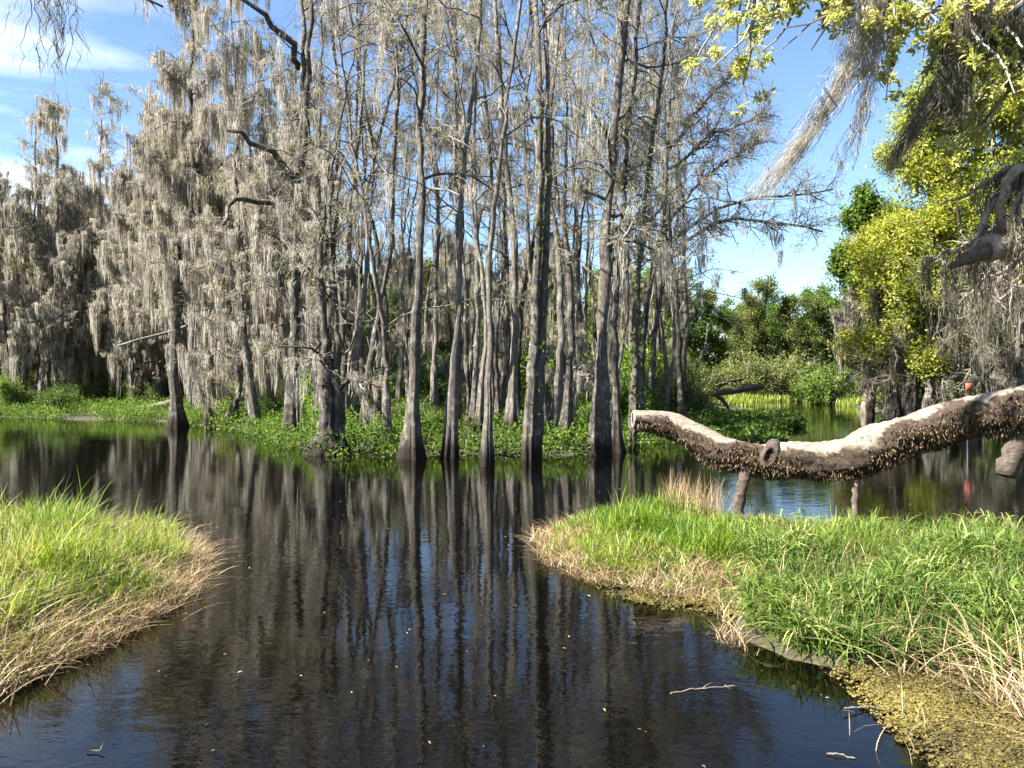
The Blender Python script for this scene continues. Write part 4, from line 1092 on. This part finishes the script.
def build_oak():
    r = np.random.default_rng(31)
    t = thing('live_oak', oak_base, 'live oak whose mossy limbs enter the picture at the upper right above the log', 'tree')
    T, C, S = MB(), MB(), MB()
    tr = smooth_path([oak_base - (0, 0, 0.5), oak_base + (-0.1, 0, 2.0), oak_base + (-0.2, 0.1, 4.6), oak_base + (0.4, 0.4, 8.0)], 24)
    z = np.clip(tr[:, 2], 0, None)
    tubes(T, tr, 0.55 * (1 - 0.6 * z / z[-1]) * (1 + 0.5 * np.exp(-z / 0.5)), 18)
    arms = []

    def limb(pts, r0, r1, sides=12, k=22, w=0.03):
        e = smooth_path(pts, k); e[1:-1] += r.normal(size=(k - 2, 3)) * w
        rr = np.linspace(r0, r1, k) * (1 + 0.10 * r.normal(size=k))
        tubes(T, e, rr, sides); arms.append((e, rr)); return e
    # low broken limb with pale splintered end
    st = limb([oak_base + (0, 0, 3.1), P(1075, 225, 8.4), P(1024, 241, 8.4), P(1000, 243, 8.4), P(985, 250, 8.4)], 0.26, 0.125, 14, 26, 0.02)
    brk = MB()
    e = smooth_path([P(990, 247, 8.4), P(975, 256, 8.4), P(962, 262, 8.4), P(948, 267, 8.4)], 10)
    tubes(brk, e, np.linspace(0.11, 0.02, 10) * (1 + 0.12 * r.normal(size=10)), 10)
    brk.build('broken_end', M['oakend'], t, oak_base)
    # high limb over the grass, just above the picture, and the stout piece at the right edge
    hi = limb([oak_base + (-0.1, 0, 4.0), P(1060, 70, 8.3), P(1010, 40, 8.2), P(960, -12, 8.1), P(890, -30, 8.0), P(800, -38, 8.0), P(735, -30, 8.0)], 0.27, 0.05, 12, 30, 0.03)
    limb([P(1015, 52, 8.2), P(990, 20, 8.0), P(940, 12, 7.9), P(905, 22, 7.9)], 0.06, 0.015, 8, 14, 0.02)
    # gnarled bare branches drooping on to the broken limb
    for pts, r0, r1 in [([P(1060, 150, 8.4), P(1024, 168, 8.4), P(1008, 172, 8.4), P(1001, 195, 8.4), P(998, 238, 8.4)], 0.07, 0.035), ([P(1050, 165, 8.6), P(1015, 180, 8.6), P(990, 205, 8.5), P(978, 230, 8.5), P(974, 250, 8.45)], 0.06, 0.03),
                        ([P(1040, 175, 8.3), P(1022, 190, 8.3), P(1012, 215, 8.3), P(1004, 240, 8.35)], 0.04, 0.02), ([P(1045, 160, 8.5), P(1000, 172, 8.5), P(968, 196, 8.5), P(940, 206, 8.5)], 0.04, 0.01), ([P(1050, 170, 8.2), P(1024, 200, 8.2), P(1022, 238, 8.25)], 0.05, 0.04)]:
        limb(pts, r0, r1, 9, 16, 0.012)
    # a mossy curtain of thin boughs behind the broken limb
    for q in range(7):
        y0 = 9.2 + 0.35 * q
        a = P(1075, 190 + 12 * q, y0); b = P(985 - 6 * (q % 3), 235 + 13 * q, y0); c = P(930 + 9 * q, 262 + 15 * q, y0)
        c = np.maximum(c, np.array([-9, -9, 2.55])); limb([a, (a + b) / 2 + (0, 0, 0.18), b, c], 0.045, 0.01, 6, 14, 0.03)
    A = np.stack([smooth_path(a, 22) for a, _ in arms[8:]]); 
    L2, R2 = grow(r, A, np.full((len(A), 22), 0.03), 90, 0.2, 1, 0.3, 0.9, 6, 0.5, 0.8, -0.1, 0.25, 0.4, 0.006)
    tubes(C, L2, R2, 4, 0, r.random(90))
    p1, _ = sample_poly(A, r.integers(0, len(A), 26), 0.12 + 0.88 * r.random(26))
    p2, _ = sample_poly(L2, r.integers(0, 90, 28), r.random(28))
    pp = np.concatenate([p1, p2])
    moss_clumps(S, r, pp, np.minimum(0.25 + 0.7 * r.random(len(pp)) ** 1.4, np.maximum(pp[:, 2] - 1.85, 0.12)), S=30, width=0.0032, spread=0.05, k=9)
    for a, _ in arms[3:8]:
        p1, _ = sample_poly(smooth_path(a, 22)[None], np.zeros(14, int), r.random(14))
        moss_clumps(S, r, p1, 0.12 + 0.3 * r.random(14), S=22, width=0.004, spread=0.03, k=6)
    # leafy sprays under the high limb
    H1 = smooth_path(hi, 22)[None]
    L2, R2 = grow(r, H1, np.full((1, 22), 0.06), 90, 0.38, 1.0, 0.4, 1.35, 7, 0.35, 0.8, -0.75, 0.2, 0.35, 0.008, tipscale=1.0, droop=0.06)
    tubes(C, L2, R2, 5, 0, r.random(90))
    L3, R3 = grow(r, L2, R2, 260, 0.25, 1.0, 0.12, 0.35, 5, 0.6, 0.8, 0.05, 0.2, 0.6, 0.003, tipscale=1.0)
    tubes(C, L3, R3, 3, 0, r.random(260))
    nl = 10000
    i = r.integers(0, 260, nl); p, _ = sample_poly(L3, i, 0.4 + 0.6 * r.random(nl))
    leaves(C, p + r.normal(size=p.shape) * 0.025, 0.05 + 0.04 * r.random(nl), r, mat=1, tint=np.clip(r.random(260)[i] * 0.7 + 0.3 * r.random(nl), 0, 1), aspect=0.45)
    # upper crown above the picture, it shades the boughs below
    L1, R1 = grow(r, tr[None], np.full((1, 24), 0.3), 14, 0.62, 1.0, 2.0, 4.2, 9, 0.3, 1.0, 0.3, 0.15, 0.4, 0.03)
    tubes(T, L1, R1, 7)
    L2, R2 = grow(r, L1, R1, 120, 0.3, 1.0, 0.5, 1.4, 6, 0.6, 0.8, 0.1, 0.2, 0.5, 0.008)
    tubes(C, L2, R2, 4, 0, r.random(120))
    nl = 9000
    i = r.integers(0, 120, nl); p, _ = sample_poly(L2, i, 0.3 + 0.7 * r.random(nl))
    leaves(C, p + r.normal(size=p.shape) * 0.14, 0.05 + 0.05 * r.random(nl), r, mat=2, aspect=0.45)
    T.build('trunk', M['oakbark'], t, oak_base); C.build('crown', [M['twig'], M['paleleaf'], M['midgreen']], t, oak_base, smooth=False)
    S.build('spanish_moss', M['darkmoss'], t, oak_base, smooth=False)


build_oak()


def beard(name, pts, w0, w1, n, seed, label, mat, length, width=0.0035, power=1.0):
    """one big hanging beard of moss along a line of points"""
    r = np.random.default_rng(seed)
    e = smooth_path(pts, 16)
    k = 10
    s0 = r.random(n) ** 1.7 * 0.8
    L = length * (0.25 + 0.75 * r.random(n))
    t = np.linspace(0, 1, k)
    tt = np.clip(s0[:, None] + (L / np.linalg.norm(np.diff(e, axis=0), axis=1).sum())[:, None] * t[None], 0, 1.0)
    x = tt * 15; i0 = np.clip(x.astype(int), 0, 14); f = (x - i0)[..., None]
    p = e[i0] * (1 - f) + e[i0 + 1] * f
    off = r.normal(size=(n, 3)) * 0.55
    ww = w1 + (w0 - w1) * (1 - tt) ** power
    p = p + off[:, None, :] * ww[..., None] + np.cumsum(r.normal(size=(n, k, 3)) * 0.019, 1)
    wd = 0.62 * width * (0.5 + r.random((n, 1))) * np.array([1.0] * (k - 1) + [0.2])[None] * (0.5 + r.random((n, k)))
    B = MB(); ribbons(B, p, wd, r.normal(size=(n, 3)), 0, np.clip(0.55 + 0.2 * r.normal(size=n), 0, 1))
    o = B.build(name, M[mat], None, e[0], smooth=False)
    tag(o, label, 'hanging moss', 'big moss beards hanging from the high oak limb')
    return o


beard('hanging_moss', [P(876, -30, 8.0), P(866, 25, 7.9), P(850, 68, 7.85), P(825, 112, 7.8), P(795, 152, 7.7), P(752, 205, 7.6)], 0.25, 0.016, 1500, 1, 'longest moss beard, a pale wisp streaming down left across the blue sky', 'moss', 0.9, power=2.4, width=0.0026)
beard('hanging_moss', [P(882, -20, 8.0), P(872, 60, 7.9), P(862, 110, 7.85), P(848, 160, 7.8)], 0.055, 0.012, 450, 2, 'small thin moss wisp just right of the long pale streaming beard', 'moss', 0.8)
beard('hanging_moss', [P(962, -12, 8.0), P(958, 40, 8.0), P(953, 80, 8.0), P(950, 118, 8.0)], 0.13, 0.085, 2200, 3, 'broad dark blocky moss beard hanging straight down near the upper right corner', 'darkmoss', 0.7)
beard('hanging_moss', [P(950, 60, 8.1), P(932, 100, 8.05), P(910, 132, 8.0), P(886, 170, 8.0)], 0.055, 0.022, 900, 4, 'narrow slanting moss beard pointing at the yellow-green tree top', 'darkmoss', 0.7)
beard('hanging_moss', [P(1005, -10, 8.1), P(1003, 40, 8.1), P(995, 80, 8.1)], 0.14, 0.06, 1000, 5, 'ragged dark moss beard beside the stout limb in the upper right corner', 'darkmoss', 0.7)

# ------------------------------------------------------------------ a bough dangling into the upper left corner
bb = np.array([-6.2, 2.2, 0.1])


def build_left_bough():
    r = np.random.default_rng(41)
    t = thing('overhanging_tree', bb, 'tree outside the picture whose twig and thin moss strands dangle into the upper left corner', 'tree')
    T, S = MB(), MB()
    tubes(T, smooth_path([bb - (0, 0, 0.5), bb + (0.1, 0, 2.5), bb + (0.3, 0.3, 5)], 14), np.linspace(0.13, 0.07, 14), 10)
    e = smooth_path([bb + (0.2, 0.2, 3.6), P(-120, -90, 4.2), P(20, -30, 4.4), P(90, -40, 4.5), P(125, -3, 4.5), P(146, 8, 4.5), P(165, 9, 4.5)], 30)
    tubes(T, e, np.r_[np.linspace(0.06, 0.016, 18), np.linspace(0.015, 0.006, 12)], 8)
    L2, R2 = grow(r, e[None], np.full((1, 30), 0.02), 10, 0.6, 1, 0.08, 0.25, 5, 0.5, 0.7, -0.3, 0.2, 0.3, 0.002)
    tubes(T, L2, R2, 4)
    src = np.array([P(x, -28, 4.4) for x in np.linspace(34, 76, 30)]) + r.normal(size=(30, 3)) * 0.01
    moss_clumps(S, r, src, 0.35 + 0.42 * r.random(30), S=3, width=0.0016, spread=0.012, k=12, taper=0.1)
    moss_clumps(S, r, np.array([P(165, 9, 4.5), P(138, 6, 4.5)]), 0.11, S=3, width=0.0016, spread=0.004, k=8)
    T.build('trunk', M['oakbark'], t, bb); S.build('foliage', M['darkmoss'], t, bb, smooth=False)  # the foliage part is only hanging Spanish moss strands, no leaves


build_left_bough()

# ------------------------------------------------------------------ fallen trunks, sticks, marker, birds


def stick(name, pts, r0, r1, label, cat, mat, group=None, sides=9, k=16, w=0.01, seed=0, branches=0):
    r = np.random.default_rng(seed)
    e = smooth_path(pts, k); e[1:-1] += r.normal(size=(k - 2, 3)) * w
    B = MB(); rr = np.linspace(r0, r1, k) * (1 + 0.08 * r.normal(size=k)); tubes(B, e, rr, sides)
    if branches:
        L, Q = grow(r, e[None], rr[None], branches, 0.3, 0.95, r0 * 8, r0 * 25, 6, 0.7, 0.7, 0.1, 0.2, 0.5, r1 * 0.5); tubes(B, L, Q, 6)
    o = B.build(name, M[mat], None, e[0]); tag(o, label, cat, group); return o


stick('fallen_log', [P(640, 404, 34), P(690, 396, 35), P(730, 391, 36), P(762, 387, 37)], 0.20, 0.13, 'long dark fallen trunk lying slantwise over the channel beyond the log', 'log', 'palebark', w=0.03, branches=3)
stick('fallen_log', [P(700, 388, 40), P(720, 384, 40), P(742, 379, 41)], 0.09, 0.05, 'thin pale fallen trunk lying just above the long dark one', 'log', 'palebark', w=0.03, seed=3)
stick('fallen_log', [P(586, 416, 32), P(610, 411, 32), P(640, 407, 32)], 0.10, 0.06, 'pale fallen bole on the green ground behind the massive black trunk', 'log', 'palebark', w=0.03, seed=4)
stick('fallen_log', [P(136, 410, 33), P(160, 405, 33), P(172, 403, 33)], 0.16, 0.12, 'short moss-covered fallen bole on the left bank beside the broad black-footed tree', 'log', 'palebark', w=0.03, seed=5)
stick('floating_stick', [P(664, 700, 4.65), P(686, 694, 4.72), P(705, 692, 4.74), P(738, 690, 4.76)] + np.array([0, 0, 0.012]), 0.004, 0.003, 'thin pale curved stick floating in front of the algae mat', 'stick', 'palebark', w=0.003, seed=6, branches=3)
stick('floating_stick', [P(846, 713, 4.4), P(866, 711, 4.45), P(880, 712, 4.45)] + np.array([0, 0, 0.014]), 0.006, 0.003, 'short straight stick lying at the water edge of the algae mat', 'stick', 'palebark', w=0.002, seed=7)
stick('floating_stick', [P(84, 755, 3.95), P(98, 756, 3.94), P(101, 746, 3.98)] + np.array([0, 0, 0.012]), 0.004, 0.003, 'bent pale straw floating on the blue water at the lower left', 'stick', 'straw', w=0.001, seed=8)
stick('floating_stick', [P(829, 758, 3.92), P(845, 760, 3.9), P(858, 764, 3.88)] + np.array([0, 0, 0.012]), 0.005, 0.003, 'small brown stick afloat at the bottom edge left of the algae', 'stick', 'palebark', w=0.002, seed=9)

mk = P(969, 387, 23.5)
t = thing('marker_sign', (mk[0], mk[1], -0.1), 'small orange-red marker board on a post seen just above the right part of the log', 'sign')
B = MB()


def box(mb, c, s, mat=0):
    c = np.asarray(c, float); s = np.asarray(s, float) / 2
    v = np.array([(x, y, z) for x in (-1, 1) for y in (-1, 1) for z in (-1, 1)]) * s + c
    mb.add(v, [(0, 1, 3, 2), (4, 6, 7, 5), (0, 4, 5, 1), (2, 3, 7, 6), (0, 2, 6, 4), (1, 5, 7, 3)], None, mat)


box(B, (0, 0, mk[2] + 0.1), (0.19, 0.02, 0.22)); B.build('board', M['red'], t)
B = MB(); box(B, (0.0, 0.05, 0.3), (0.035, 0.035, 1.9)); B.build('post', M['darkpost'], t)


# ------------------------------------------------------------------ sky, sun, camera
SUN_EL, SUN_AZ = 45.0, 22.0            # from the left, somewhat behind the camera
sv = np.array([-math.cos(R(SUN_EL)) * math.cos(R(SUN_AZ)), -math.cos(R(SUN_EL)) * math.sin(R(SUN_AZ)), math.sin(R(SUN_EL))])
w = bpy.data.worlds.new('World'); sc.world = w; w.use_nodes = True
nt = w.node_tree; nt.nodes.clear()
out = nt.nodes.new('ShaderNodeOutputWorld'); bg = nt.nodes.new('ShaderNodeBackground')
sky = nt.nodes.new('ShaderNodeTexSky'); sky.sky_type = 'NISHITA'; sky.sun_disc = False
sky.sun_elevation = R(SUN_EL); sky.sun_rotation = math.atan2(sv[0], sv[1]); sky.air_density = 1.0; sky.dust_density = 0.15; sky.ozone_density = 4.5; sky.altitude = 0
tc = nt.nodes.new('ShaderNodeTexCoord')
mp = nt.nodes.new('ShaderNodeMapping'); mp.inputs['Scale'].default_value = (1.6, 1.6, 9.0); mp.inputs['Location'].default_value = (0.35, 0.2, 0.0)
nz = nt.nodes.new('ShaderNodeTexNoise'); nz.inputs['Scale'].default_value = 1.5; nz.inputs['Detail'].default_value = 7; nz.inputs['Roughness'].default_value = 0.55
nt.links.new(tc.outputs['Generated'], mp.inputs[0]); nt.links.new(mp.outputs[0], nz.inputs['Vector'])
cr = ramp(nt, [(0.40, (0, 0, 0)), (0.68, (1, 1, 1))]); nt.links.new(nz.outputs[0], cr.inputs[0])
sx = nt.nodes.new('ShaderNodeSeparateXYZ'); nt.links.new(tc.outputs['Generated'], sx.inputs[0])
mr = nt.nodes.new('ShaderNodeMapRange'); mr.inputs['From Min'].default_value = -0.22; mr.inputs['From Max'].default_value = -0.52
nt.links.new(sx.outputs[0], mr.inputs[0])
mu = nt.nodes.new('ShaderNodeMath'); mu.operation = 'MULTIPLY'; nt.links.new(cr.outputs[0], mu.inputs[0])
me_ = nt.nodes.new('ShaderNodeMapRange'); me_.inputs['From Min'].default_value = 0.42; me_.inputs['From Max'].default_value = 0.30
nt.links.new(sx.outputs[2], me_.inputs[0])
mm_ = nt.nodes.new('ShaderNodeMath'); mm_.operation = 'MULTIPLY'; nt.links.new(mr.outputs[0], mm_.inputs[0]); nt.links.new(me_.outputs[0], mm_.inputs[1])
nt.links.new(mm_.outputs[0], mu.inputs[1])
mx = nt.nodes.new('ShaderNodeMixRGB'); mx.inputs[2].default_value = (9.5, 9.7, 10.0, 1)
nt.links.new(mu.outputs[0], mx.inputs[0]); nt.links.new(sky.outputs[0], mx.inputs[1])
nt.links.new(mx.outputs[0], bg.inputs[0]); bg.inputs[1].default_value = 0.05
nt.links.new(bg.outputs[0], out.inputs[0])

sl = bpy.data.lights.new('sun', 'SUN'); sl.energy = 5.0; sl.angle = R(0.53); sl.color = (1.0, 0.95, 0.87)
so = bpy.data.objects.new('sun', sl); COL.objects.link(so)
import mathutils
so.rotation_euler = mathutils.Vector((-sv).tolist()).to_track_quat('-Z', 'Y').to_euler()
so.location = (sv * 60).tolist()

cam = bpy.data.cameras.new('camera'); cam.sensor_width = 36; cam.lens = F / 1024 * 36; cam.clip_end = 1200; cam.clip_start = 0.05
co = bpy.data.objects.new('camera', cam); COL.objects.link(co)
co.location = (0, 0, CAMH); co.rotation_euler = (R(90) - math.atan2(384 - HY, F), 0, 0)
sc.camera = co
vs = sc.view_settings
vs.view_transform = 'Standard'; vs.look = 'None'; vs.exposure = 2.38; vs.gamma = 1.0; vs.use_curve_mapping = False
cy = sc.cycles
cy.max_bounces = 8; cy.diffuse_bounces = 5; cy.glossy_bounces = 3; cy.transmission_bounces = 3; cy.transparent_max_bounces = 4
cy.caustics_reflective = False; cy.caustics_refractive = False; cy.sample_clamp_indirect = 8
